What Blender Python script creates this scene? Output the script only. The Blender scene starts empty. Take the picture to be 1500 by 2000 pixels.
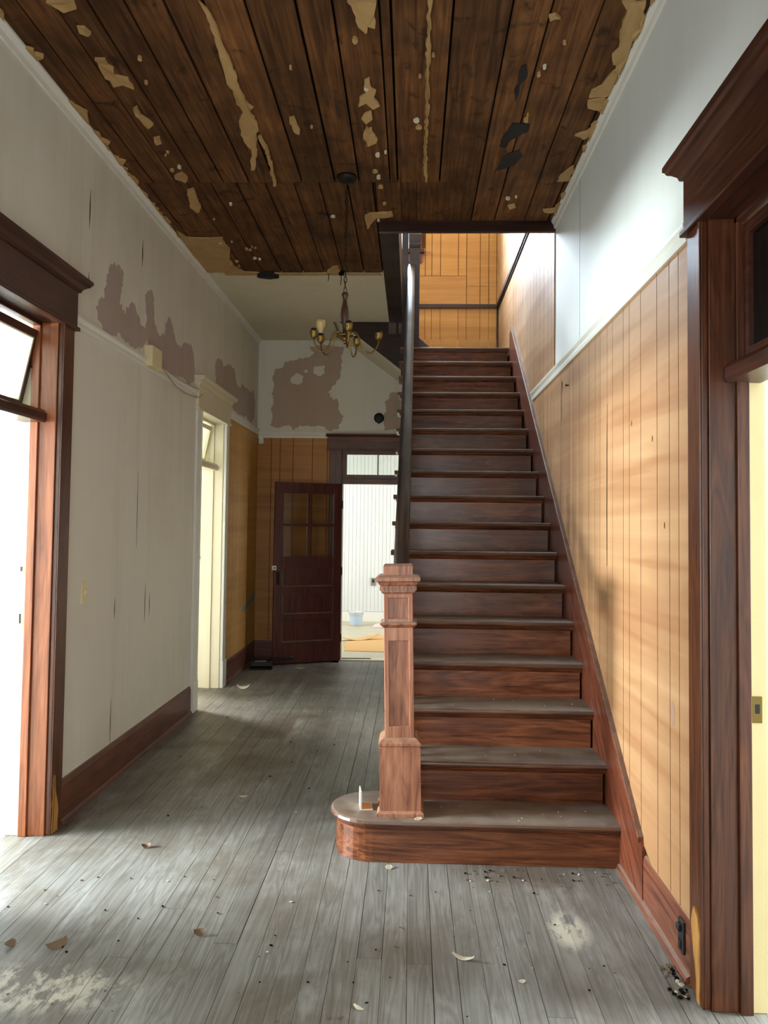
import bpy, math, random
from mathutils import Matrix, Vector
random.seed(7)
SC = bpy.context.scene
COL = SC.collection
PI = math.pi

# ------------------------------------------------------------------ camera
FPX, YAW, PITCH, ROLL, PPY = 1537.93, 0.035444, 0.040985, 0.011915, 961.83
cam_d = bpy.data.cameras.new('camera')
cam = bpy.data.objects.new('camera', cam_d)
COL.objects.link(cam)
_f = Vector((-math.sin(YAW)*math.cos(PITCH), math.cos(YAW)*math.cos(PITCH), math.sin(PITCH)))
_r = Vector((math.cos(YAW), math.sin(YAW), 0))
_u = _r.cross(_f)
_r2 = math.cos(ROLL)*_r + math.sin(ROLL)*_u
_u2 = -math.sin(ROLL)*_r + math.cos(ROLL)*_u
cam.matrix_world = Matrix(((_r2.x, _u2.x, -_f.x, 0), (_r2.y, _u2.y, -_f.y, 0), (_r2.z, _u2.z, -_f.z, 1.54), (0, 0, 0, 1)))
cam_d.sensor_fit = 'VERTICAL'
cam_d.sensor_height = 36.0
cam_d.lens = FPX*36.0/2000.0
cam_d.shift_y = -(1000-PPY)/2000.0
cam_d.clip_start = 0.05
cam_d.clip_end = 200
SC.camera = cam

# ------------------------------------------------------------------ view, sky
SC.view_settings.view_transform = 'Standard'
SC.view_settings.look = 'None'
SC.view_settings.gamma = 1
SC.view_settings.use_curve_mapping = False
SC.view_settings.exposure = 0.2
world = bpy.data.worlds.new('sky')
SC.world = world
world.use_nodes = True
wb = world.node_tree.nodes['Background']
wb.inputs[0].default_value = (0.82, 0.90, 1.0, 1)
wb.inputs[1].default_value = 1.5

def daylight(name, loc, direction, sx, sy, energy, color=(1, 0.98, 0.94)):
    """daylight coming in through a real window opening"""
    l = bpy.data.lights.new(name, 'AREA')
    l.shape = 'RECTANGLE'; l.size = sx; l.size_y = sy
    l.energy = energy; l.color = color
    o = bpy.data.objects.new(name, l)
    o.location = loc
    o.rotation_euler = Vector(direction).to_track_quat('-Z', 'Z').to_euler()
    COL.objects.link(o)
    return o
# left room: two windows in its far wall
daylight('daylight_left_room', (-5.95, 2.85, 1.65), (1, 0, -0.05), 0.7, 1.8, 860, (0.87, 0.95, 1))
daylight('daylight_left_room', (-5.95, 3.75, 1.65), (1, 0, -0.05), 0.55, 1.8, 620, (0.87, 0.95, 1))
# middle room behind the cream door
daylight('daylight_middle_room', (-4.95, 8.8, 1.65), (1, 0, -0.05), 1.1, 1.8, 760)
# right room
daylight('daylight_right_room', (4.95, 2.8, 1.65), (-1, 0, -0.05), 1.2, 1.8, 640, (0.9, 0.96, 1))
# room at the end of the hall
daylight('daylight_back_room', (-2.95, 10.9, 1.7), (1, 0, 0), 1.6, 1.8, 80)
daylight('daylight_back_room', (2.45, 10.9, 1.7), (-1, 0, 0), 1.6, 1.8, 80)
# glazed front door behind the camera
daylight('daylight_front_door', (-0.4, -1.43, 1.55), (0, 1, 0.0), 1.5, 2.3, 54, (1, 0.99, 0.95))
# upstairs windows
daylight('daylight_upstairs', (-0.42, 9.1, 5.5), (0, -1, -0.1), 0.75, 1.4, 620, (0.72, 0.86, 1))
daylight('daylight_upstairs', (-4.3, 6.4, 5.4), (1, 0, -0.15), 1.6, 1.5, 200, (0.86, 0.93, 1))

# ------------------------------------------------------------------ mesh kit
class MB:
    def __init__(s): s.v = []; s.f = []; s.smooth = set()
    def box(s, x0, x1, y0, y1, z0, z1):
        n = len(s.v)
        s.v += [(x0,y0,z0),(x1,y0,z0),(x1,y1,z0),(x0,y1,z0),(x0,y0,z1),(x1,y0,z1),(x1,y1,z1),(x0,y1,z1)]
        s.f += [tuple(n+i for i in q) for q in ((0,3,2,1),(4,5,6,7),(0,1,5,4),(1,2,6,5),(2,3,7,6),(3,0,4,7))]
        return s
    def prism(s, pts, axis, a, b):
        """2-D outline (the two other axes in xyz order) swept along axis from a to b"""
        n = len(s.v); m = len(pts)
        for t in (a, b):
            for p, q in pts:
                s.v.append(((t,p,q),(p,t,q),(p,q,t))[axis])
        s.f.append(tuple(n+i for i in range(m)))
        s.f.append(tuple(n+m+i for i in reversed(range(m))))
        for i in range(m):
            j = (i+1) % m
            s.f.append((n+i, n+m+i, n+m+j, n+j))
        return s
    def rings(s, rings, close=True, cap=True, smooth=True):
        n = len(s.v); m = len(rings[0])
        for r in rings: s.v += [tuple(p) for p in r]
        for k in range(len(rings)-1):
            for i in range(m if close else m-1):
                j = (i+1) % m
                if smooth: s.smooth.add(len(s.f))
                s.f.append((n+k*m+i, n+k*m+j, n+(k+1)*m+j, n+(k+1)*m+i))
        if cap:
            s.f.append(tuple(n+i for i in reversed(range(m))))
            e = n+(len(rings)-1)*m
            s.f.append(tuple(e+i for i in range(m)))
        return s
    def lathe(s, prof, c=(0,0,0), seg=20):
        return s.rings([[(c[0]+r*math.cos(2*PI*i/seg), c[1]+r*math.sin(2*PI*i/seg), c[2]+z) for i in range(seg)] for r, z in prof])
    def tube(s, path, r, seg=8):
        P = [Vector(p) for p in path]; R = []
        ref = Vector((0.31, 0.17, 0.93))
        for i, p in enumerate(P):
            d = (P[min(i+1, len(P)-1)]-P[max(i-1, 0)]).normalized()
            a = d.cross(ref)
            if a.length < 1e-4: a = d.cross(Vector((1, 0, 0)))
            a.normalize(); b = d.cross(a)
            rr = r[i] if isinstance(r, (list, tuple)) else r
            R.append([p+a*rr*math.cos(2*PI*k/seg)+b*rr*math.sin(2*PI*k/seg) for k in range(seg)])
        return s.rings(R)
    def mesh(s, name, mat):
        me = bpy.data.meshes.new(name)
        me.from_pydata(s.v, [], s.f)
        me.update()
        import bmesh
        bm = bmesh.new(); bm.from_mesh(me)
        sm = s.smooth
        bm.faces.ensure_lookup_table()
        for i in sm: bm.faces[i].smooth = True
        bmesh.ops.recalc_face_normals(bm, faces=bm.faces)
        bm.to_mesh(me); bm.free()
        if mat: me.materials.append(mat)
        return me
    def build(s, name, mat, parent=None, bevel=0):
        o = bpy.data.objects.new(name, s.mesh(name, mat))
        COL.objects.link(o)
        if parent: o.parent = parent
        if bevel:
            b = o.modifiers.new('bevel', 'BEVEL'); b.width = bevel; b.segments = 2; b.limit_method = 'ANGLE'
        return o

def struct(o):
    o['kind'] = 'structure'; return o
def tag(o, label, cat, group=None):
    o['label'] = label; o['category'] = cat
    if group: o['group'] = group
    return o
def thing(name, label, cat, loc=(0,0,0), rot=(0,0,0), group=None):
    o = bpy.data.objects.new(name, None); o.empty_display_size = 0.1
    COL.objects.link(o); o.location = loc; o.rotation_euler = rot
    return tag(o, label, cat, group)
def root(name, loc=(0,0,0)):
    o = bpy.data.objects.new(name, None); o.empty_display_size = 0.1
    COL.objects.link(o); o.location = loc
    return struct(o)
UNIT = {}
def piece(name, mat, parent, x0, x1, y0, y1, z0, z1, kind='box'):
    """alike pieces share one unit box, scaled to size"""
    k = (name, mat.name)
    if k not in UNIT: UNIT[k] = MB().box(-.5,.5,-.5,.5,-.5,.5).mesh(name, mat)
    o = bpy.data.objects.new(name, UNIT[k]); COL.objects.link(o); o.parent = parent
    o.location = ((x0+x1)/2, (y0+y1)/2, (z0+z1)/2); o.scale = (x1-x0, y1-y0, z1-z0)
    return o
def rag(pts, step=0.02, amp=0.008, seed=1):
    """ragged torn edge along a closed outline"""
    rn = random.Random(seed); out = []
    for i, (a, b) in enumerate(pts):
        c, d = pts[(i+1) % len(pts)]
        L = math.hypot(c-a, d-b); n = max(1, int(L/step))
        for k in range(n):
            t = k/n; j = amp if k else 0
            out.append((a+(c-a)*t+rn.uniform(-j, j), b+(d-b)*t+rn.uniform(-j, j)))
    return out

# ------------------------------------------------------------------ materials
def lin(c):
    return tuple(((v/255)/12.92 if v/255 <= 0.04045 else ((v/255+0.055)/1.055)**2.4) for v in c)+(1,)
class N:
    def __init__(s, name):
        s.m = bpy.data.materials.new(name); s.m.use_nodes = True
        s.t = s.m.node_tree; s.b = s.t.nodes['Principled BSDF']
    def n(s, typ, **kw):
        x = s.t.nodes.new(typ)
        for k, v in kw.items(): setattr(x, k, v)
        return x
    def l(s, a, b): s.t.links.new(a, b)
    def math(s, op, a, b=None, clamp=False):
        x = s.n('ShaderNodeMath', operation=op, use_clamp=clamp)
        for i, v in enumerate((a, b)):
            if v is None: continue
            if isinstance(v, (int, float)): x.inputs[i].default_value = v
            else: s.l(v, x.inputs[i])
        return x.outputs[0]
    def pos(s): 
        return s.n('ShaderNodeNewGeometry').outputs['Position']
    def rnd(s): return s.n('ShaderNodeObjectInfo').outputs['Random']
    def noise(s, vec, scale, detail=4, rough=.55, dist=0):
        x = s.n('ShaderNodeTexNoise'); s.l(vec, x.inputs['Vector'])
        x.inputs['Scale'].default_value = scale; x.inputs['Detail'].default_value = detail
        x.inputs['Roughness'].default_value = rough; x.inputs['Distortion'].default_value = dist
        return x.outputs['Fac']
    def scaled(s, vec, sc, rot=(0,0,0)):
        x = s.n('ShaderNodeMapping'); s.l(vec, x.inputs[0]); x.inputs['Scale'].default_value = sc; x.inputs['Rotation'].default_value = rot
        return x.outputs[0]
    def ramp(s, fac, stops):
        x = s.n('ShaderNodeValToRGB'); s.l(fac, x.inputs[0]); e = x.color_ramp.elements
        while len(e) < len(stops): e.new(.5)
        for i, (p, c) in enumerate(stops):
            e[i].position = p; e[i].color = c if len(c) == 4 else lin(c)
        return x.outputs[0]
    def mix(s, fac, a, b, typ='MIX'):
        x = s.n('ShaderNodeMix', data_type='RGBA', blend_type=typ)
        for sock, v in ((x.inputs[0], fac), (x.inputs[6], a), (x.inputs[7], b)):
            if isinstance(v, (int, float)): sock.default_value = v
            elif isinstance(v, tuple): sock.default_value = v if len(v) == 4 else lin(v)
            else: s.l(v, sock)
        return x.outputs[2]
    def mask(s, fac, lo, hi):
        x = s.n('ShaderNodeMapRange'); s.l(fac, x.inputs[0]); x.inputs[1].default_value = lo; x.inputs[2].default_value = hi
        return x.outputs[0]
    def bump(s, fac, strength=.2, dist=.002):
        x = s.n('ShaderNodeBump'); s.l(fac, x.inputs['Height']); x.inputs['Strength'].default_value = strength; x.inputs['Distance'].default_value = dist
        s.l(x.outputs[0], s.b.inputs['Normal'])
    def done(s, col, rough=.5, metal=0, spec=.5):
        if isinstance(col, tuple): s.b.inputs['Base Color'].default_value = col if len(col) == 4 else lin(col)
        else: s.l(col, s.b.inputs['Base Color'])
        if isinstance(rough, (int, float)): s.b.inputs['Roughness'].default_value = rough
        else: s.l(rough, s.b.inputs['Roughness'])
        s.b.inputs['Metallic'].default_value = metal
        s.b.inputs['Specular IOR Level'].default_value = spec
        return s.m
def wood(name, dark, mid, light, axis, rough=.45, rand=.25, fine=60, along=1.5, slope=0, dust=0, blotch=.35, spec=.5, scratch=0, shift=True, cath=.3):
    g = N(name); p = g.pos()
    if slope: p = g.scaled(p, (1,1,1), (slope, 0, 0))
    r = g.rnd()
    if shift:
        add = g.n('ShaderNodeVectorMath', operation='ADD'); g.l(p, add.inputs[0])
        cm = g.n('ShaderNodeCombineXYZ')
        for i in range(3): g.l(g.math('MULTIPLY', r, 7.3+i*3.1), cm.inputs[i])
        g.l(cm.outputs[0], add.inputs[1]); q = add.outputs[0]
    else: q = p
    sc = [fine]*3; sc[axis] = along
    n1 = g.noise(g.scaled(q, tuple(sc)), 1, 5, .6, .8)
    sc2 = [fine*.16]*3; sc2[axis] = along*.45
    n2 = g.noise(g.scaled(q, tuple(sc2)), 1, 3, .5, 1.6)
    tri = g.math('PINGPONG', g.math('MULTIPLY', n2, 5), .5)
    f = g.math('ADD', g.math('MULTIPLY', n1, 1-cath*.55), g.math('MULTIPLY', tri, cath))
    col = g.ramp(f, [(.3, dark), (.5, mid), (.72, light)])
    bl = g.noise(p, 3.1, 3)
    col = g.mix(g.math('MULTIPLY', g.mask(bl, .42, .7), blotch), col, lin(dark))
    hs = g.n('ShaderNodeHueSaturation'); g.l(col, hs.inputs['Color'])
    g.l(g.math('ADD', g.math('MULTIPLY', r, rand), 1-rand/2), hs.inputs['Value']); col = hs.outputs[0]
    rg = g.math('ADD', g.math('ADD', g.math('MULTIPLY', bl, .25), rough-.2), g.math('MULTIPLY', n1, .16))
    if dust:
        nz = g.n('ShaderNodeSeparateXYZ'); g.l(g.n('ShaderNodeNewGeometry').outputs['Normal'], nz.inputs[0])
        up = g.mask(nz.outputs[2], .6, .98)
        dn = g.noise(p, 9, 5, .65)
        m = g.math('MULTIPLY', up, g.math('MULTIPLY', g.mask(dn, .2, .62), dust))
        col = g.mix(m, col, (140, 131, 117)); rg = g.math('ADD', rg, g.math('MULTIPLY', m, .4), True)
    if scratch:
        s1 = g.noise(g.scaled(q, (9, 9, 40)), 1, 6, .7)
        m = g.math('MULTIPLY', g.mask(s1, .68, .74), scratch)
        col = g.mix(m, col, (178, 168, 150))
    g.bump(n1, .15, .0015)
    return g.done(col, rg, 0, spec)

# outlines of torn paint, in metres on their own surface
FLAKES= [[(-1.508, 3.067), (-1.392, 3.069), (-1.401, 3.113), (-1.463, 3.132), (-1.498, 3.092)], [(-1.452, 3.232), (-1.419, 3.233), (-1.408, 3.275), (-1.433, 3.303), (-1.459, 3.274)], [(-1.468, 3.461), (-1.421, 3.462), (-1.424, 3.514), (-1.408, 3.534), (-1.427, 3.596), (-1.371, 3.619), (-1.376, 3.715), (-1.42, 3.683), (-1.47, 3.696), (-1.466, 3.639), (-1.482, 3.617)], [(-0.885, 3.078), (-0.861, 3.126), (-0.848, 3.242), (-0.856, 3.367), (-0.846, 3.522), (-0.857, 3.713), (-0.851, 3.829), (-0.825, 3.892), (-0.851, 3.926), (-0.834, 4.045), (-0.869, 4.22), (-0.958, 4.594), (-0.982, 4.594), (-0.93, 4.338), (-0.95, 4.163), (-0.92, 4.002), (-0.885, 3.926), (-0.903, 3.852), (-0.895, 3.735), (-0.906, 3.625), (-0.891, 3.462), (-0.881, 3.312), (-0.879, 3.191)], [(-0.863, 4.192), (-0.84, 4.175), (-0.828, 4.309), (-0.844, 4.561), (-0.865, 4.807), (-0.884, 4.822), (-0.866, 4.595), (-0.849, 4.339)], [(-0.282, 3.089), (-0.164, 3.091), (-0.178, 3.254), (-0.208, 3.246), (-0.22, 3.305), (-0.248, 3.252), (-0.262, 3.152)], [(-0.246, 3.656), (-0.22, 3.635), (-0.217, 3.722), (-0.194, 3.745), (-0.209, 3.814), (-0.182, 3.886), (-0.219, 3.91), (-0.25, 3.861), (-0.29, 3.884), (-0.28, 3.804), (-0.245, 3.767)], [(-0.264, 3.959), (-0.228, 3.934), (-0.225, 4.021), (-0.262, 4.062), (-0.283, 4.01)], [(-0.263, 4.089), (-0.207, 4.228), (-0.217, 4.274), (-0.267, 4.297), (-0.285, 4.215)], [(0.042, 3.094), (0.063, 3.095), (0.057, 3.292), (0.066, 3.401), (0.06, 3.639), (0.068, 3.772), (0.062, 4.231), (0.073, 4.778), (0.052, 4.671), (0.047, 4.348), (0.05, 3.865), (0.044, 3.516), (0.044, 3.292)], [(0.822, 3.108), (0.919, 3.11), (0.923, 3.173), (0.99, 3.307), (0.933, 3.36), (0.947, 3.433), (0.948, 3.537), (0.9, 3.549), (0.873, 3.47), (0.89, 3.421), (0.864, 3.305), (0.86, 3.172)], [(0.901, 3.63), (0.926, 3.569), (0.941, 3.695), (0.933, 3.806), (0.851, 3.828), (0.848, 3.76), (0.886, 3.716)], [(0.851, 3.852), (0.929, 3.82), (0.929, 3.949), (0.865, 3.914)], [(0.951, 4.066), (0.968, 4.174), (0.917, 4.252), (0.858, 4.195), (0.91, 4.157)], [(0.927, 4.558), (0.938, 4.749), (0.868, 4.77), (0.872, 4.678)], [(-0.306, 5.254), (-0.156, 5.228), (-0.147, 5.299), (-0.265, 5.343), (-0.336, 5.53), (-0.344, 5.298)], [(-1.726, 5.574), (-1.686, 5.696), (-1.519, 5.717), (-1.418, 5.697), (-1.432, 5.834), (-1.419, 5.945), (-1.481, 6.179), (-1.474, 6.366), (-1.425, 6.497), (-1.764, 6.498), (-1.759, 6.24), (-1.748, 5.911)], [(-1.47, 4.672), (-1.409, 4.624), (-1.391, 4.694), (-1.428, 4.766), (-1.481, 4.729)], [(-0.743, 6.51), (-0.677, 6.365), (-0.624, 6.34), (-0.607, 6.523)], [(-1.45, 4.878), (-1.399, 4.848), (-1.417, 4.995), (-1.435, 5.161), (-1.476, 5.247), (-1.507, 5.16)], [(-1.445, 3.894), (-1.415, 3.87), (-1.426, 3.954), (-1.403, 4.006), (-1.39, 4.048), (-1.432, 4.091), (-1.449, 4.026), (-1.453, 3.954)], [(-1.441, 4.202), (-1.402, 4.186), (-1.414, 4.261), (-1.453, 4.29)], [(-0.658, 3.995), (-0.63, 3.985), (-0.623, 4.084), (-0.629, 4.166), (-0.653, 4.155), (-0.658, 4.079)], [(0.545, 3.192), (0.57, 3.18), (0.596, 3.206), (0.577, 3.219), (0.557, 3.225)], [(0.852, 5.2), (0.932, 5.175), (0.953, 5.234), (0.882, 5.26)], [(0.612, 5.131), (0.653, 5.106), (0.67, 5.165), (0.629, 5.181)]]
STAINS= [[(0.505, 4.071), (0.601, 4.088), (0.599, 4.169), (0.527, 4.247), (0.498, 4.353), (0.466, 4.322), (0.479, 4.19)], [(0.519, 4.414), (0.586, 4.372), (0.616, 4.446), (0.581, 4.555), (0.528, 4.607), (0.478, 4.627), (0.493, 4.489)], [(0.483, 3.562), (0.503, 3.543), (0.523, 3.646), (0.496, 3.71), (0.5, 3.871), (0.478, 3.777), (0.483, 3.667)], [(-0.471, 4.702), (-0.403, 4.633), (-0.361, 4.703), (-0.385, 4.811), (-0.465, 4.81)]]
LEFT_PATCHES= [[(4.329, 2.677), (4.312, 2.75), (4.345, 2.798), (4.406, 2.816), (4.448, 2.938), (4.481, 3.024), (4.556, 3.08), (4.611, 3.078), (4.694, 3.084), (4.702, 2.976), (4.653, 2.867), (4.756, 2.822), (4.782, 2.871), (4.883, 2.927), (4.948, 2.885), (5.049, 2.822), (5.115, 2.816), (5.143, 2.892), (5.092, 3.038), (5.213, 3.115), (5.269, 3.078), (5.299, 2.909), (5.395, 2.85), (5.526, 2.882), (5.54, 2.959), (5.614, 3.035), (5.699, 2.988), (5.791, 2.895), (5.924, 2.873), (5.987, 2.928), (6.198, 2.956), (6.277, 2.897), (6.308, 2.694), (6.126, 2.633), (5.985, 2.661), (5.727, 2.625), (5.45, 2.608), (5.295, 2.719), (5.153, 2.756), (5.059, 2.677), (4.902, 2.653), (4.753, 2.651), (4.666, 2.682), (4.534, 2.625), (4.432, 2.615), (4.404, 2.657)], [(6.966, 2.954), (7.053, 3.035), (7.213, 3.053), (7.284, 3.003), (7.485, 3.077), (7.743, 3.062), (7.83, 2.94), (8.03, 2.923), (8.107, 2.981), (8.545, 2.974), (8.68, 3.036), (8.787, 2.918), (8.757, 2.721), (8.576, 2.639), (8.304, 2.677), (7.974, 2.649), (7.816, 2.661), (7.516, 2.717), (7.174, 2.742), (7.012, 2.777)]]
BACK_PATCHES= [[(-1.194, 3.568), (-1.1, 3.6), (-0.785, 3.578), (-0.83, 3.459), (-0.814, 3.412), (-0.842, 3.206), (-0.974, 3.056), (-0.917, 2.969), (-0.863, 2.978), (-0.845, 2.844), (-0.789, 2.766), (-0.835, 2.687), (-0.85, 2.624), (-0.959, 2.607), (-1.007, 2.654), (-1.305, 2.66), (-1.368, 2.612), (-1.431, 2.667), (-1.557, 2.634), (-1.636, 2.665), (-1.606, 2.744), (-1.624, 2.87), (-1.594, 2.949), (-1.619, 3.044), (-1.597, 3.107), (-1.615, 3.218), (-1.593, 3.313), (-1.498, 3.329), (-1.483, 3.401), (-1.365, 3.425), (-1.192, 3.457), (-1.138, 3.505)], [(-0.268, 3.052), (-0.175, 3.06), (-0.135, 2.974), (-0.131, 2.645), (-0.318, 2.612), (-0.335, 2.753), (-0.305, 2.848), (-0.322, 2.942), (-0.268, 2.989)]]
BACK_ISLANDS= [[(-1.409, 3.203), (-1.331, 3.275), (-1.26, 3.228), (-1.274, 3.156), (-1.329, 3.136), (-1.4, 3.156)], [(-1.148, 3.339), (-1.025, 3.363), (-1.016, 3.268), (-1.063, 3.237), (-1.142, 3.26)], [(-1.253, 3.283), (-1.222, 3.315), (-1.205, 3.286), (-1.229, 3.27)]]

M = {}
M['trim'] = wood('dark red-brown varnished trim', (54,26,13), (90,48,24), (116,68,38), 2, .36, .12, 70, 2.2, blotch=.3)
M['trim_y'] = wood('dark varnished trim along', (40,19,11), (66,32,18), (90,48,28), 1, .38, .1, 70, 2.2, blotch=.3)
M['trim_x'] = wood('dark varnished trim across', (62,32,20), (98,54,34), (124,76,50), 0, .38, .1, 70, 2.2, blotch=.3)
M['jamb'] = wood('orange-brown varnished jamb', (106,56,28), (146,82,44), (172,104,62), 2, .36, .12, 60, 2, blotch=.2)
M['riser'] = wood('red-brown stair riser', (66,34,18), (104,57,32), (134,82,50), 0, .27, .3, 55, 2.2, blotch=.4, scratch=.35, cath=.45)
M['tread'] = wood('dusty dark stair tread', (58,36,26), (94,62,44), (120,86,64), 0, .34, .15, 60, 2, dust=.75, blotch=.4)
M['skirt'] = wood('red-brown skirt board', (66,31,17), (100,50,30), (124,68,44), 1, .35, .1, 60, 2, slope=-.64, blotch=.3, scratch=.2)
M['base'] = wood('red-brown baseboard', (68,35,23), (104,58,38), (128,78,54), 1, .38, .15, 60, 2, dust=.7, blotch=.3, scratch=.3)
M['base_x'] = wood('red-brown baseboard across', (60,30,18), (96,50,32), (118,68,44), 0, .38, .15, 60, 2, dust=.7, blotch=.3)
M['newel'] = wood('worn newel wood', (108,62,42), (154,100,72), (180,128,98), 2, .4, .1, 55, 3, dust=.8, blotch=.2)
M['rail'] = wood('dark worn handrail', (30,22,16), (56,42,32), (82,64,48), 1, .55, .1, 60, 2, slope=-.64, blotch=.4, spec=.3)
M['dark'] = wood('near black stair wood', (26,12,8), (44,22,14), (60,32,20), 0, .34, .2, 50, 2)
M['dark_y'] = wood('near black stair wood along', (26,16,12), (44,28,22), (62,44,36), 1, .55, .2, 50, 2, scratch=.4, spec=.3)
M['door'] = wood('dark maroon varnished door', (56,25,22), (84,40,34), (104,56,47), 2, .36, .06, 60, 2, blotch=.3, scratch=.12)
M['ceil'] = wood('bare brown ceiling board', (58,36,20), (100,64,34), (130,90,52), 1, .72, .5, 40, 1.6, blotch=.6, spec=.2, cath=.2)
M['panel_r'] = wood('honey plywood panelling', (148,104,66), (162,122,82), (176,138,96), 1, .5, .07, 10, .45, blotch=.12, shift=False, cath=.1)
M['panel_l'] = wood('golden plywood panelling', (176,128,56), (192,144,70), (204,160,86), 1, .5, .08, 10, .45, blotch=.12, shift=False, cath=.1)
M['panel_b'] = wood('amber plywood panelling', (150,96,36), (170,116,50), (186,134,66), 0, .5, .08, 10, .6, blotch=.2, shift=False, cath=.1)

def grime(m):
    t = m.node_tree; b = t.nodes['Principled BSDF']; src = b.inputs['Base Color'].links[0].from_socket
    g = N.__new__(N); g.m = m; g.t = t; g.b = b
    p = g.pos(); k = g.noise(p, 7, 4, .6, .6); k2 = g.noise(p, 1.4, 4, .6)
    c = g.mix(g.math('MULTIPLY', g.mask(k, .60, .70), .75), src, (30,20,13))
    c = g.mix(g.math('MULTIPLY', g.mask(k2, .5, .7), .6), c, (40,26,16))
    g.l(c, b.inputs['Base Color'])
grime(M['ceil'])
def plaster(name, base, dirt, streak=.3, rough=.7):
    g = N(name); p = g.pos()
    s1 = g.noise(g.scaled(p, (7, 7, .5)), 1, 5, .6)
    s2 = g.noise(p, 1.3, 4, .6)
    c = g.mix(g.math('MULTIPLY', g.mask(s1, .48, .75), streak), base, dirt)
    c = g.mix(g.math('MULTIPLY', g.mask(s2, .5, .75), streak), c, dirt)
    g.bump(g.noise(p, 90, 3), .12, .002)
    return g.done(c, rough, 0, .3)
M['white'] = plaster('aged white wall paint', (220,217,205), (196,188,170), .4)
M['white_cool'] = plaster('white wall paint', (214,217,215), (196,198,192), .25)
M['white_ceil'] = plaster('cream ceiling paint', (214,208,184), (196,188,160), .3)
M['room'] = plaster('side room paint', (188,192,192), (178,181,180), .2)
M['mauve'] = plaster('bare mauve-grey plaster', (178,163,155), (162,147,138), .5)
M['mauve2'] = plaster('bare pinkish-tan plaster', (178,158,142), (164,144,128), .5)
M['cream'] = plaster('cream gloss trim paint', (220,212,184), (202,190,156), .3, .4)
M['cream2'] = plaster('yellowed cream paint', (232,214,160), (210,188,130), .3, .45)
M['wtrim'] = plaster('white gloss trim paint', (226,226,218), (206,202,188), .25, .4)
M['flake'] = plaster('tan peeled paint', (178,146,98), (150,116,72), .6, .8)
M['stain'] = N('black tar stain').done((10,10,12), .6)
M['gap'] = N('dark gap behind boards').done((16,11,8), .9, 0, .1)
M['groove'] = N('brown groove').done((92,56,26), .7, 0, .1)
M['black'] = N('black plastic').done((14,14,15), .55)
M['white_plastic'] = N('white plastic').done((228,226,216), .4)
M['ivory'] = N('ivory plastic').done((222,210,168), .45)
M['brass'] = N('aged brass').done((128,106,60), .36, 1)
M['stemwood'] = wood('turned brown wood', (46,28,16), (72,46,28), (92,62,40), 2, .4, 0, 60, 3)
M['iron'] = N('dark iron').done((44,38,34), .5, .8)
M['steel'] = N('dull steel').done((150,150,150), .35, 1)
M['bulb'] = N('yellowed frosted bulb').done((204,176,120), .35)
M['card'] = N('tan cardboard').done((206,164,104), .8)
M['chip'] = N('pale paint chip').done((206,198,176), .8)
M['leafm'] = N('dry brown leaf').done((108,88,66), .8)
M['rag'] = N('pinkish cloth').done((232,200,196), .9)
M['blue'] = N('blue chalk smear').done((128,146,140), .8)
def glassmat(name, tint, rough=.03):
    g = N(name); t = g.t
    gl = g.n('ShaderNodeBsdfGlossy'); gl.inputs['Roughness'].default_value = rough
    tr = g.n('ShaderNodeBsdfTransparent'); tr.inputs[0].default_value = tint
    mx = g.n('ShaderNodeMixShader'); mx.inputs[0].default_value = .07; g.l(tr.outputs[0], mx.inputs[1]); g.l(gl.outputs[0], mx.inputs[2])
    g.l(mx.outputs[0], t.nodes['Material Output'].inputs[0]); return g.m
M['glass'] = glassmat('window glass', (.93,.95,.92,1))
M['glass_dirty'] = glassmat('dusty door glass', (.86,.84,.78,1), .12)
M['glass_black'] = N('blacked out pane').done((6,7,7), .08)

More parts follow.
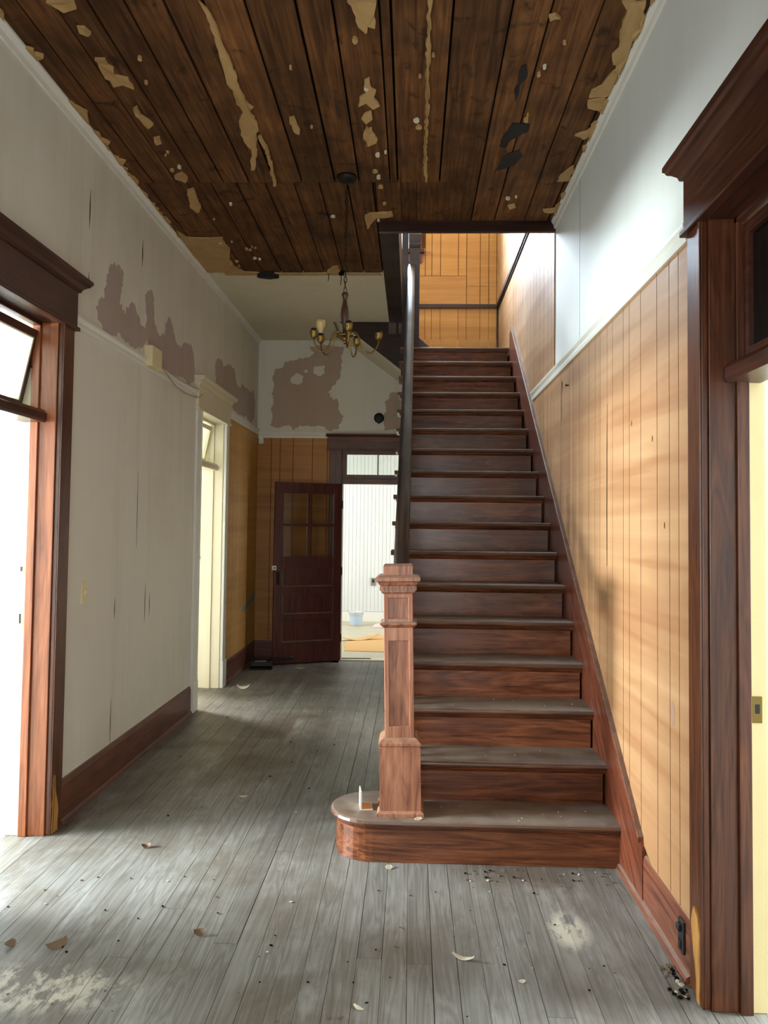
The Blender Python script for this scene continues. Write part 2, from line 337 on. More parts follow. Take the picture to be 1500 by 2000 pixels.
# floor boards: worn grey wood with brown smudges and two paint smears
def floor_mat():
    g = N('worn grey floor board'); p = g.pos(); r = g.rnd()
    add = g.n('ShaderNodeVectorMath', operation='ADD'); g.l(p, add.inputs[0])
    cm = g.n('ShaderNodeCombineXYZ')
    for i in range(3): g.l(g.math('MULTIPLY', r, 9.1+i*2.3), cm.inputs[i])
    g.l(cm.outputs[0], add.inputs[1]); q = add.outputs[0]
    grain = g.noise(g.scaled(q, (80, 2.2, 80)), 1, 6, .65, .6)
    cath = g.math('ABSOLUTE', g.math('SUBTRACT', g.math('FRACT', g.math('MULTIPLY', g.noise(g.scaled(q, (13, .8, 13)), 1, 2, .5, 1.2), 9)), .5))
    f = g.math('ADD', g.math('MULTIPLY', grain, .7), g.math('MULTIPLY', cath, .5))
    c = g.ramp(f, [(.22, (100,97,89)), (.5, (127,126,119)), (.8, (150,151,146))])
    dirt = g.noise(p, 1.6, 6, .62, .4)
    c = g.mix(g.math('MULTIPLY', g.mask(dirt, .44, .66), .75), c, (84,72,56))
    wear = g.noise(g.scaled(p, (5, 1.4, 5)), 1, 6, .7)
    c = g.mix(g.math('MULTIPLY', g.mask(wear, .56, .7), .35), c, (188,190,188))
    for (x, y, rx, ry, lo) in ((-1.25, 2.62, .42, .16, .47), (.62, 3.1, .09, .16, .40)):
        d = g.n('ShaderNodeVectorMath', operation='LENGTH')
        mp = g.n('ShaderNodeMapping'); g.l(p, mp.inputs[0]); mp.inputs['Location'].default_value = (-x/rx, -y/ry, 0); mp.inputs['Scale'].default_value = (1/rx, 1/ry, 0)
        g.l(mp.outputs[0], d.inputs[0])
        inside = g.mask(d.outputs[1], 1.0, .55)
        nn = g.noise(g.scaled(p, (16, 9, 16)), 1, 6, .7, .5)
        c = g.mix(g.math('MULTIPLY', inside, g.math('MULTIPLY', g.mask(nn, lo, lo+.1), .75)), c, (206,204,186))
    hs = g.n('ShaderNodeHueSaturation'); g.l(c, hs.inputs['Color']); g.l(g.math('ADD', g.math('MULTIPLY', r, .22), .89), hs.inputs['Value'])
    g.bump(f, .3, .002)
    return g.done(hs.outputs[0], g.math('ADD', g.math('MULTIPLY', grain, .25), .36), 0, .4)
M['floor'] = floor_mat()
M['room_floor'] = plaster('side room floor', (160,163,162), (140,140,134), .5, .5)
M['tan_floor'] = plaster('tan floor of end room', (190,184,162), (172,162,134), .5, .5)

# ------------------------------------------------------------------ sizes
XL, XR, YB, ZC = -1.78, .975, 8.95, 3.656
Y0, RUN, RISE = 3.63, .263, .19567
ZRAIL = 2.59
def nose(k): return Y0+RUN*k
def top(k): return RISE*(k+1)

# ------------------------------------------------------------------ floor
fl = MB().box(XL-.2, XR+.2, -1.6, YB+.16, -.08, -.022).build('floor', M['gap']); struct(fl)
rn = random.Random(3)
W = .0887
x = -.267-W*20
while x < XR+.19:
    y = -1.5+rn.uniform(0, 1.5)-1.5
    while y < YB+.02:
        L = rn.uniform(1.9, 3.8); a, b = max(y, -1.5), min(y+L, YB+.02)
        if b-a > .15 and x+W > XL-.18:
            g = rn.choice((.001, .0012, .0016, .003))
            dz = rn.uniform(-.0012, 0)
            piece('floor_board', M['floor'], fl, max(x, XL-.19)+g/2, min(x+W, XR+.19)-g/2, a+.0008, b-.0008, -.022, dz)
        y += L
    x += W

# ------------------------------------------------------------------ walls
def wall_y(name, x0, x1, y0, y1, z1, holes, mat, z0=0):
    """wall running along y with openings (ya, yb, za, zb)"""
    m = MB(); ys = sorted({y0, y1, *[h for q in holes for h in q[:2]]})
    for a, b in zip(ys, ys[1:]):
        hs = sorted([(q[2], q[3]) for q in holes if q[0] <= a and q[1] >= b]); z = z0
        for c, d in hs:
            if c > z: m.box(x0, x1, a, b, z, c)
            z = d
        if z < z1: m.box(x0, x1, a, b, z, z1)
    return struct(m.build(name, mat))
def wall_x(name, y0, y1, x0, x1, z1, holes, mat, z0=0):
    m = MB(); xs = sorted({x0, x1, *[h for q in holes for h in q[:2]]})
    for a, b in zip(xs, xs[1:]):
        hs = sorted([(q[2], q[3]) for q in holes if q[0] <= a and q[1] >= b]); z = z0
        for c, d in hs:
            if c > z: m.box(a, b, y0, y1, z, c)
            z = d
        if z < z1: m.box(a, b, y0, y1, z, z1)
    return struct(m.build(name, mat))
D1 = (3.08, 3.87, 0, 2.56)      # left door, near
D3 = (6.49, 7.36, 0, 2.50)     # left door, far (cream)
D2 = (1.70, 2.63, 0, 2.60)     # right door
D4 = (-.81, .03, 0, 2.40)      # door at the end of the hall
wl = wall_y('wall_left', XL-.19, XL, -1.4, YB, ZC, [D1, D3], M['white'])
wr = wall_y('wall_right', XR, XR+.17, -1.4, 5.41, ZC, [D2], M['white_cool'])
wr2 = wall_y('wall_right_stairwell', XR, XR+.17, 5.41, YB, 6.4, [], M['groove'])
wbk = wall_x('wall_back', YB, YB+.14, XL-.19, XR+.17, 3.66, [D4], M['white'])
wbu = wall_x('wall_back_stairwell', YB, YB+.14, -4.4, XR+.17, 6.4, [(-.8, -.01, 4.72, 6.1)], M['groove'], 3.66)
wf = wall_x('wall_front', -1.55, -1.4, XL-.19, XR+.17, ZC, [(-1.2, .4, .25, 2.7)], M['white'])

# panelling on the right wall: strips below the rail, full height round the stair
def skirt_top(y): return .205+(y-3.30)*.7448+.03 if y > 3.30 else .205
RG = [2.778,2.888,2.991,3.14,3.363,3.537,3.638,3.833,3.936,4.083,4.196,4.344,4.588,4.766,4.867,5.16,5.41]
def rstrip(a, b, ztop):
    g = .0034; a += g; b -= g
    za, zb = skirt_top(a)-.03, skirt_top(b)-.03
    MB().prism([(a, za), (b, zb), (b, ztop), (a, ztop)], 0, XR-.008, XR).build('wall_panel', M['panel_r'], wr)
for a, b in zip(RG, RG[1:]): rstrip(a, b, ZRAIL-.03)
RG2 = [5.408,5.53,5.653,5.835,6.028,6.209,6.33,6.52,6.66,6.76,6.95,7.10,7.21,7.40,7.58,7.66,7.85,8.03,8.13,8.33,8.48,8.60,8.80,8.935]
def wstrip(par, a, b):
    g = .0034; a += g; b -= g
    sk = lambda y: min(skirt_top(y)-.03, top(16)+.02)
    MB().prism([(a, sk(a)), (b, sk(b)), (b, 6.39), (a, 6.39)], 0, XR-.008, XR).build('wall_panel', M['panel_r'], wr2)
for a, b in zip(RG2, RG2[1:]): wstrip(wr2, a, b)
# painted area ends in a straight edge; backing behind the lower strips
MB().box(XR-.0015, XR, 2.778, 5.41, .1, ZRAIL-.03).build('panel_backing', M['groove'], wr)
M['mark'] = N('faint mauve mark').done((150,118,96), .6)
for y, z, s in ((2.96,.86,.022),(3.5,2.0,.006),(3.2,1.9,.006),(3.05,1.55,.006)):
    MB().prism(rag([(y+s*math.cos(k*PI/4), z+2.2*s*math.sin(k*PI/4)) for k in range(8)], .01, s*.25, 3), 0, XR-.0088, XR-.0078).build('stain_mark', M['mark'] if s > .01 else M['groove'], wr)
# split seam in the panelling and a loose square cut
MB().prism([(3.93,2.15),(3.940,1.95),(3.944,1.62),(3.939,1.35),(3.934,1.65)], 0, XR-.0095, XR-.0078).build('split_seam', M['gap'], wr)
MB().prism([(5.10,2.47),(5.125,2.49),(5.13,2.30),(5.123,2.22),(5.126,2.40)], 0, XR-.0095, XR-.0078).build('split_seam', M['gap'], wr)

# panelling on the back wall of the stairwell (above the landing)
BU = [-.02,.127,.202,.302,.506,.601,.756,.854,.945,.972]
for a, b in zip(BU, BU[1:]):
    MB().box(max(a,-.9)+.002, b-.002, YB-.008, YB, 3.30, 4.03).build('wall_panel', M['panel_b'], wbu)
    if b <= .61:
        MB().box(a+.0034, b-.0034, YB-.008, YB, 4.03, 4.05).build('wall_panel', M['panel_b'], wbu)
        z = 4.40 
        MB().box(a+.0034, b-.0034, YB-.008, YB, z+.002, 6.39 if b > .1 and a > -.01 else 4.72).build('wall_panel', M['panel_b'], wbu)
    else:
        MB().box(a+.0034, b-.0034, YB-.008, YB, 4.03, 4.28).build('wall_panel', M['panel_b'], wbu)
        MB().box(a+.0034, b-.0034, YB-.008, YB, 4.284, 6.39).build('wall_panel', M['panel_b'], wbu)
MB().box(-.9, .598, YB-.008, YB, 4.06, 4.397).build('wall_panel', M['panel_b'], wbu)
MB().box(-.9, -.022, YB-.008, YB, 4.40, 4.70).build('wall_panel', M['panel_b'], wbu)
# panelling low on the back wall
BL = [-1.775,-1.613,-1.512,-1.362,-1.14,-.969,-.935]
for a, b in zip(BL, BL[1:]):
    MB().box(a+.0034, b-.0034, YB-.008, YB, .2, 2.55).build('wall_panel', M['panel_b'], wbk)
MB().box(-1.78, -.935, YB-.0015, YB, .1, 2.55).build('panel_backing', M['groove'], wbk)
# panelling on the left wall beyond the cream door
LG = [7.50,7.626,7.758,7.943,8.085,8.181,8.333,8.45,8.595,8.711,8.866,8.942]
for a, b in zip(LG, LG[1:]):
    MB().box(XL, XL+.008, a+.0034, b-.0034, .2, ZRAIL-.03).build('wall_panel', M['panel_l'], wl)
MB().box(XL, XL+.0015, 7.50, 8.945, .1, ZRAIL-.03).build('panel_backing', M['groove'], wl)
MB().prism(rag([(8.2,.62),(8.6,.70),(8.92,.77),(8.92,.68),(8.7,.66),(8.4,.60)], .04, .016, 4), 0, XL+.0085, XL+.0092).build('chalk_smear', M['blue'], wl)

# bare plaster where paint has come off
for i, pts in enumerate(LEFT_PATCHES):
    MB().prism(rag(pts, .018, .014, i+5), 0, XL-.001, XL+.002).build('bare_patch', M['mauve'], wl)
for i, pts in enumerate(BACK_PATCHES):
    MB().prism(rag(pts, .016, .010, i+9), 1, YB-.002, YB+.001).build('bare_patch', M['mauve2'], wbk)
for i, pts in enumerate(BACK_ISLANDS):
    MB().prism(rag(pts, .015, .007, i+20), 1, YB-.0035, YB-.0015).build('paint_island', M['white'], wbk)
# cracks in the left wall
for y, z, h, w in ((4.70,1.02,.12,.004),(5.24,1.0,.26,.005),(5.33,.98,.16,.004),(4.68,.35,.28,.004),(5.05,1.62,.5,.003),(4.19,3.25,.22,.006),(5.03,3.3,.18,.008),(4.20,2.86,.09,.004),(5.90,2.86,.07,.006),(8.42,2.9,.1,.014)):
    MB().prism([(y-w*.3,z-h/2),(y+w,z-h*.1),(y+w*.3,z+h/2),(y-w*.7,z+h*.1)], 0, XL-.001, XL+.0012).build('wall_crack', M['gap'], wl)
for y, z, h, w in ((4.62, 3.1, 1.05, .0016),):
    MB().box(XR-.001, XR, y, y+w, z-h/2, z+h/2).build('wall_crack', M['gap'], wr)

# ------------------------------------------------------------------ ceiling
ce = MB()
ce.box(XL-.19, -.25, -1.55, 8.12, ZC+.022, ZC+.3); ce.box(-.25, XR+.17, -1.55, 5.44, ZC+.022, ZC+.3)
ce.box(XL-.19, -.84, 8.12, YB+.14, ZC+.022, ZC+.3)
ce = struct(ce.build('ceiling', M['gap']))
rn = random.Random(11)
C1 = [-1.775,-1.634,-1.489,-1.344,-1.191,-1.031,-.87,-.703,-.495,-.344,-.155,-.108,.151,.39,.552,.756,.918,.972]
C2 = [-1.775,-1.676,-1.427,-1.277,-1.117,-.932,-.755,-.597,-.421,-.263,-.25]
for a, b in zip(C1, C1[1:]):
    e = 4.79 if b < .2 else 5.44
    g = rn.choice((.008, .010, .014)); dz = rn.uniform(0, .004)
    m = rn.uniform(1.2, 2.2)
    piece('ceiling_board', M['ceil'], ce, a+g/2, b-g/2, -1.5, m-.002, ZC+dz, ZC+.022)
    piece('ceiling_board', M['ceil'], ce, a+g/2, b-g/2, m+.002, e-.003, ZC+dz, ZC+.022)
for a, b in zip(C2, C2[1:]):
    g = rn.choice((.008, .010, .015)); dz = rn.uniform(0, .004)
    piece('ceiling_board', M['ceil'], ce, a+g/2, b-g/2, 4.793, 6.53, ZC+dz, ZC+.022)
for a, b in ((-.25,-.09),(-.09,.01),(.01,.2)):
    piece('ceiling_board', M['ceil'], ce, a+.002, b-.002, 4.793, 5.44, ZC+.002, ZC+.022)
MB().box(XL, -.255, 6.54, 8.12, ZC-.006, ZC+.03).box(XL, -.84, 8.12, YB, ZC-.006, ZC+.03).build('plaster_ceiling', M['white_ceil'], ce)
for i, pts in enumerate(FLAKES):
    m = MB(); P = rag(pts, .03, .006, i+40); z = ZC-.001
    n = len(P); cx = sum(p[0] for p in P)/n; cy = sum(p[1] for p in P)/n
    rr = random.Random(i)
    lo = [(p[0], p[1], z-rr.uniform(.002, .014)) for p in P]
    m.v = [(p[0], p[1], z+.002) for p in P]+lo+[(cx, cy, z-.003)]
    m.f = [tuple(range(n))]+[(j, (j+1)%n, n+(j+1)%n, n+j) for j in range(n)]
    m.f += [(n+j, n+(j+1)%n, 2*n) for j in range(n)] if n < 14 else [tuple(range(2*n-1, n-1, -1))]
    m.build('paint_flake', M['flake'], ce)
# ragged torn paint left along both walls and along the plaster edge
def fringe(x0, sgn, ya, yb, wmin, wmax, seed, hang=.02):
    rr = random.Random(seed); y = ya
    while y < yb:
        L = rr.uniform(.12, .4); e = min(y+L, yb); pts = [(x0, y), (x0, e)]
        n = 6
        for k in range(n+1):
            t = 1-k/n; w = rr.uniform(wmin, wmax)*math.sin(PI*min(max(t,.06),.94))**.5
            pts.append((x0+sgn*w, y+(e-y)*t))
        P = rag(pts, .02, .006, rr.randint(0, 999)); m = MB(); n = len(P)
        lo = [(p[0], p[1], ZC-.004-hang*abs(p[0]-x0)/wmax*rr.random()) for p in P]
        m.v = [(p[0], p[1], ZC+.002) for p in P]+lo
        m.f = [tuple(range(n)), tuple(range(2*n-1, n-1, -1))]+[(j, (j+1)%n, n+(j+1)%n, n+j) for j in range(n)]
        m.build('paint_flake', M['flake'], ce)
        y = e+(rr.uniform(0, .25) if rr.random() < .4 else 0)
fringe(XL+.005, 1, 2.5, 6.5, .02, .085, 3)
fringe(XR-.01, -1, 2.6, 5.3, .012, .055, 8, .05)
for i, pts in enumerate(STAINS):
    MB().prism(rag(pts, .03, .006, i+70), 2, ZC-.002, ZC+.001).build('dark_stain', M['stain'], ce)
# small scraps clinging to nails
rr = random.Random(5)
for k in range(46):
    cx = rr.choice((-1.42,-1.25,-.6,-.2,-.22,.62,.05)); cx += rr.uniform(-.05, .05); cy = rr.uniform(2.9, 5.2 if cx > -.25 else 6.4); r = rr.uniform(.006, .02)
    pts = [(cx+r*rr.uniform(.5,1)*math.cos(a*PI/3), cy+1.4*r*rr.uniform(.5,1)*math.sin(a*PI/3)) for a in range(6)]
    MB().prism(pts, 2, ZC-.012, ZC-.001+.004).build('paint_scrap', M['chip' if k % 3 == 0 else 'flake'], ce)
# hanging threads at the plaster edge
for x, L in ((-.72,.075),(-.615,.11)):
    MB().tube([(x,6.52,ZC),(x+.004,6.52,ZC-L*.5),(x-.003,6.52,ZC-L)], .003, 5).build('hanging_strip', M['gap'], ce)
MB().prism([(-1.32,6.50),(-1.2,6.49),(-1.14,6.53),(-1.22,6.56),(-1.3,6.53)], 2, ZC-.05, ZC-.003).build('hanging_strip', M['stain'], ce)
MB().prism(rag([(-1.60,6.50),(-1.45,6.47),(-1.3,6.50),(-1.05,6.52),(-.6,6.525),(-.3,6.52),(-.27,6.56),(-1.6,6.56)], .04, .008, 2), 2, ZC-.016, ZC-.004).build('paint_flake', M['flake'], ce)
MB().lathe([(.001,0),(.026,0),(.022,-.03),(.001,-.034)], (-.61,6.5,ZC), 10).build('ceiling_knob', M['gap'], ce)

# ceiling trim round the stair opening
t = struct(MB().prism([(5.405,ZC-.075),(5.44,ZC-.075),(5.44,ZC+.46),(5.415,ZC+.46),(5.415,ZC+.01),(5.405,ZC+.01)], 0, -.25, XR).build('trim_1', M['dark']))
struct(MB().box(-.255, -.115, 5.44, 8.13, ZC-.012, ZC+.02).box(-.14, -.115, 5.44, 8.13, ZC+.02, ZC+.46).build('trim_2', M['dark_y']))
# crown at the left wall / ceiling and beside the opening
struct(MB().prism([(XL,ZC-.055),(XL+.012,ZC-.055),(XL+.016,ZC-.03),(XL+.036,ZC-.008),(XL+.036,ZC+.004),(XL,ZC+.004)], 1, -1.4, YB).build('trim_3', M['wtrim']))
struct(MB().prism([(XR,ZC-.055),(XR-.012,ZC-.055),(XR-.016,ZC-.03),(XR-.03,ZC-.008),(XR-.03,ZC+.004),(XR,ZC+.004)], 1, -1.4, 5.405).build('trim_4', M['wtrim']))
# picture rails
def railprof(x, s): return [(x,ZRAIL-.035),(x+s*.014,ZRAIL-.035),(x+s*.018,ZRAIL-.01),(x+s*.012,ZRAIL+.0),(x+s*.026,ZRAIL+.018),(x+s*.026,ZRAIL+.03),(x,ZRAIL+.03)]
struct(MB().prism(railprof(XL,1), 1, 4.0, 6.37).build('trim_5', M['wtrim']))
struct(MB().prism(railprof(XL,1), 1, 7.49, YB).build('trim_6', M['wtrim']))
struct(MB().prism([(YB-a, z-.035) for a, z in ((0,ZRAIL-.035),(.014,ZRAIL-.035),(.018,ZRAIL-.01),(.012,ZRAIL),(.026,ZRAIL+.018),(.026,ZRAIL+.03),(0,ZRAIL+.03))], 0, XL, -.94).build('trim_7', M['wtrim']))
struct(MB().prism([(x*1.0, z) for x, z in railprof(XR-.002,-1)], 1, 2.78, 6.36).build('trim_8', M['wtrim']))
# dark rail trim up in the stairwell
struct(MB().box(XR-.035, XR, 5.45, YB, 4.03, 4.07).box(XR-.022, XR, 5.45, YB, 4.015, 4.03).build('trim_9', M['dark_y']))
struct(MB().box(-.9, XR-.03, YB-.033, YB-.006, 4.025, 4.068).build('trim_10', M['dark']))
struct(MB().box(.946, XR-.008, YB-.02, YB-.008, 3.33, 4.02).build('trim_11', M['dark']))
# baseboards with a dusty shoe
def base_left(n, a, b):
    o = struct(MB().prism([(XL,0),(XL+.014,0),(XL+.014,.19),(XL+.008,.215),(XL,.22)], 1, a, b).build(n, M['base']))
    MB().prism([(XL+.014,0),(XL+.030,0),(XL+.026,.016),(XL+.014,.022)], 1, a, b).build('shoe_moulding', M['base'], o); return o
base_left('baseboard_left', 4.0, 6.37); base_left('baseboard_left_far', 7.49, YB)
struct(MB().prism([(YB,0),(YB-.014,0),(YB-.014,.19),(YB-.008,.215),(YB,.22)], 0, XL, -.94).build('baseboard_back', M['base_x']))
o = struct(MB().prism([(XR,0),(XR-.016,0),(XR-.016,.18),(XR-.010,.2),(XR,.205)], 1, 2.765, 3.31).build('baseboard_right', M['base']))
MB().prism([(XR-.016,0),(XR-.036,0),(XR-.030,.018),(XR-.016,.026)], 1, 2.765, 3.66).build('shoe_moulding', M['base'], o)

# ------------------------------------------------------------------ door frames
def frame_side(name, X, s, y0, y1, zt, bar, mats, depth=.19, head=(0,.19), over=.11, plinth=None, far_in=None, cover=True):
    """door frame in a wall along y; s = direction into the hall (+1 for the left wall)"""
    case, jamb, inner, along = mats
    r = root(name)
    w = .125; t = .022
    for (a, b, e) in ((y0-w, y0+.008, 0), (y1-.008, y1+w, 1)):
        MB().prism([(min(X, X+s*t), a), (max(X, X+s*t), a), (max(X, X+s*t), b), (min(X, X+s*t), b)], 2, 0, zt).build('casing', case, r, .004)
        # back band: thin raised strip along the inner edge
        q = (b-.018, b) if e == 0 else (a, a+.018)
        MB().prism([(min(X+s*t, X+s*(t+.006)), q[0]), (max(X+s*t, X+s*(t+.006)), q[0]), (max(X+s*t, X+s*(t+.006)), q[1]), (min(X+s*t, X+s*(t+.006)), q[1])], 2, 0, zt).build('bead', case, r, .002)
    hb = zt+.19
    xa, xb = sorted((X, X+s*.03))
    MB().box(xa, xb, y0-w-.012, y1+w+.012, zt-.004, hb).build('head_casing', along, r, .003)
    xa, xb = sorted((X, X+s*.042))
    MB().box(xa, xb, y0-w-.022, y1+w+.022, zt-.022, zt-.002).build('fillet', along, r, .004)
    # moulded cap with returns
    prof = [(.030,0),(.040,.004),(.046,.020),(.062,.034),(.074,.040),(.080,.052),(.086,.056),(.086,.072)]
    rings = []
    for d, z in prof:
        e = d-.03+.012
        rings.append([(X, y0-w-e, hb-.012+z), (X+s*d, y0-w-e, hb-.012+z), (X+s*d, y1+w+e, hb-.012+z), (X, y1+w+e, hb-.012+z)])
    MB().rings(rings, smooth=False).build('cap_moulding', along, r)
    # jambs: hall half, door stop, room half
    d1, d2 = .085, .125
    for (a, b, q) in ((y0, y0+.018, 1), (y1-.018, y1, -1)):
        xa, xb = sorted((X, X-s*d1)); MB().box(xa, xb, a, b, 0, zt).build('jamb', jamb, r, .002)
        xa, xb = sorted((X-s*d1, X-s*d2)); yy = (a, b+.014) if q == 1 else (a-.014, b)
        MB().box(xa, xb, yy[0], yy[1], 0, zt).build('door_stop', jamb, r, .002)
        xa, xb = sorted((X-s*d2, X-s*(depth+.01))); MB().box(xa, xb, a, b, 0, zt).build('inner_jamb', inner, r, .002)
    xa, xb = sorted((X, X-s*d1)); MB().box(xa, xb, y0, y1, zt-.018, zt).build('head_jamb', along, r)
    xa, xb = sorted((X-s*d1, X-s*d2)); MB().box(xa, xb, y0, y1, zt-.034, zt).build('head_stop', along, r)
    xa, xb = sorted((X-s*d2, X-s*(depth+.01))); MB().box(xa, xb, y0, y1, zt-.018, zt).build('inner_head', inner, r)
    # transom bar
    xs = [X-s*.088, X-s*.06, X-s*.052, X-s*.046, X-s*.046, X-s*.052, X-s*.165, X-s*.165]
    zs = [bar+.065, bar+.062, bar+.050, bar+.046, bar+.012, bar, bar, bar+.065]
    m = MB(); n = len(xs)
    for yy in (y0+.016, y1-.016): m.v += [(a, yy, b) for a, b in zip(xs, zs)]
    m.f = [tuple(range(n)), tuple(range(2*n-1, n-1, -1))]+[(i, n+i, n+(i+1)%n, (i+1)%n) for i in range(n)]
    m.build('transom_bar', along, r)
    # casing on the room side
    xa, xb = sorted((X-s*depth, X-s*(depth+.022)))
    for a, b in ((y0-w, y0+.006), (y1-.006, y1+w)): MB().box(xa, xb, a, b, 0, zt).build('room_casing', inner, r, .003)
    MB().box(xa, xb, y0-w, y1+w, zt, zt+.15).build('room_head', inner, r)
    if plinth:
        for a, b in ((y0-w-.006, y0+.006), (y1-.006, y1+w+.006)):
            xa, xb = sorted((X, X+s*(t+.012))); MB().box(xa, xb, a, b, 0, .25).build('plinth_block', plinth, r, .003)
    return r
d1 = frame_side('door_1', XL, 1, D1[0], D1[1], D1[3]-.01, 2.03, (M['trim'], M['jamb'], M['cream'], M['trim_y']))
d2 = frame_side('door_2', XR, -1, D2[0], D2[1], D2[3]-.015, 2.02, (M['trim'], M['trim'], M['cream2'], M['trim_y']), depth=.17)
d3 = frame_side('door_3', XL, 1, D3[0], D3[1], D3[3]-.01, 2.03, (M['wtrim'], M['cream'], M['cream'], M['cream']), plinth=M['wtrim'])
# worn bare wood at the feet of the door casings
raw = wood('bare worn wood', (128,84,34), (186,134,62), (206,160,92), 2, .6, .1)
MB().prism(rag([(3.872,0),(3.94,0),(3.935,.13),(3.91,.2),(3.9,.28),(3.882,.22),(3.872,.3)], .03, .006, 3), 0, XL+.0215, XL+.0292).build('bare_wood', raw, d1)
MB().prism(rag([(2.645,.0),(2.672,.0),(2.69,.12),(2.72,.23),(2.70,.29),(2.66,.27),(2.644,.22)], .03, .006, 3), 0, XR-.0292, XR-.0215).build('bare_wood', raw, d2)
# strike plates on the cream jambs
for z, hh in ((1.055,.06),(1.30,.03)):
    MB().box(XL-.165, XL-.135, D1[1]-.0205, D1[1]-.0175, z-hh, z+hh).build('strike_plate', M['cream2'], d1)
    MB().box(XL-.155, XL-.145, D1[1]-.0215, D1[1]-.0200, z-hh*.4, z+hh*.4).build('strike_hole', M['black'], d1)
MB().box(XR+.132, XR+.162, D2[1]-.0215, D2[1]-.0175, .915, 1.0).build('strike_plate', M['brass'], d2)
MB().box(XR+.140, XR+.154, D2[1]-.0228, D2[1]-.0210, .945, .975).build('strike_hole', M['black'], d2)
# dark strips: plaster return between jambs is covered by the jambs themselves

def transom(name, label, y0, y1, h, t, fm, gm, loc, rot, muntin=False, lip=None):
    """sash hung on its bottom edge; local x = thickness, y = width, z = up"""
    o = thing(name, label, 'window', loc, rot)
    w = y1-y0; f = .04
    m = MB().box(-t/2, t/2, 0, w, 0, f).box(-t/2, t/2, 0, w, h-f, h).box(-t/2, t/2, 0, f, f, h-f).box(-t/2, t/2, w-f, w, f, h-f)
    if muntin: m.box(-t/2, t/2, w/2-.009, w/2+.009, f, h-f)
    m.build('sash_frame', fm, o)
    if muntin:
        MB().box(-.002, .002, f, w/2-.009, f, h-f).build('pane', gm, o); MB().box(-.002, .002, w/2+.009, w-f, f, h-f).build('pane', gm, o)
    else: MB().box(-.002, .002, f, w-f, f, h-f).build('pane', gm, o)
    if lip: MB().box(-t/2-.004, t/2+.004, w-f-.012, w-f, f, h-f).box(-t/2-.004, t/2+.004, f, w-f, h-f-.008, h-f).build('cream_edge', lip, o)
    return o
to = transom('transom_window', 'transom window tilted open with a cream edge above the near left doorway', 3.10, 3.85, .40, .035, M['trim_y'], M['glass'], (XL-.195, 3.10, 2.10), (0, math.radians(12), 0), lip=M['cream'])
MB().tube([(.02,.735,.22),(.05,.75,.2),(.075,.766,.17)], .004, 6).build('stay_rod', M['iron'], to)
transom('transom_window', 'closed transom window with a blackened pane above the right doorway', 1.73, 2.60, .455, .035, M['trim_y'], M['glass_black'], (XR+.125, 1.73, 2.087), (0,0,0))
transom('transom_window', 'transom window tilted inward above the cream far left doorway', 6.52, 7.33, .35, .035, M['cream'], M['glass'], (XL-.19, 6.52, 2.10), (0, math.radians(11), 0))

# ------------------------------------------------------------------ end doorway
d4 = root('door_4')
y = YB
for a, b in ((-.945, -.80), (.02, .165)): MB().box(a, b, y-.024, y, 0, 2.40).build('casing', M['trim'], d4, .004)
MB().box(-.965, .185, y-.03, y, 2.40, 2.545).build('head_casing', M['trim_x'], d4, .003)
MB().prism([(y,2.535),(y-.03,2.535),(y-.045,2.55),(y-.06,2.558),(y-.06,2.572),(y,2.572)], 0, -.985, .205).build('cap_moulding', M['trim_x'], d4)
MB().box(-.975, .195, y-.04, y, 2.385, 2.403).build('fillet', M['trim_x'], d4, .004)
for a, b in ((-.81, -.79), (.01, .03)): MB().box(a, b, y, y+.145, 0, 2.40).build('jamb', M['trim'], d4)
MB().box(-.81, .03, y, y+.145, 2.38, 2.40).build('head_jamb', M['trim_x'], d4)
MB().box(-.79, .01, y-.012, y+.1, 2.0, 2.062).build('transom_bar', M['trim_x'], d4, .004)
MB().box(-.81, .03, y-.01, y+.17, -.02, .012).build('threshold', M['cream'], d4, .003)
MB().box(-.78, -.45, y+.06, y+.10, .012, .017).build('worn_slot', M['black'], d4)
tw = thing('transom_window', 'two-pane transom window with dark red frame above the end doorway', 'window', (-.79, y+.02, 2.062))
MB().box(0,.8,-.015,.02,0,.045).box(0,.8,-.015,.02,.275,.318).box(0,.045,-.015,.02,.045,.275).box(.755,.8,-.015,.02,.045,.275).box(.393,.407,-.012,.016,.045,.275).build('sash_frame', M['trim_x'], tw)
MB().box(.045,.393,0,.004,.045,.275).build('pane', M['glass'], tw); MB().box(.407,.755,0,.004,.045,.275).build('pane', M['glass'], tw)

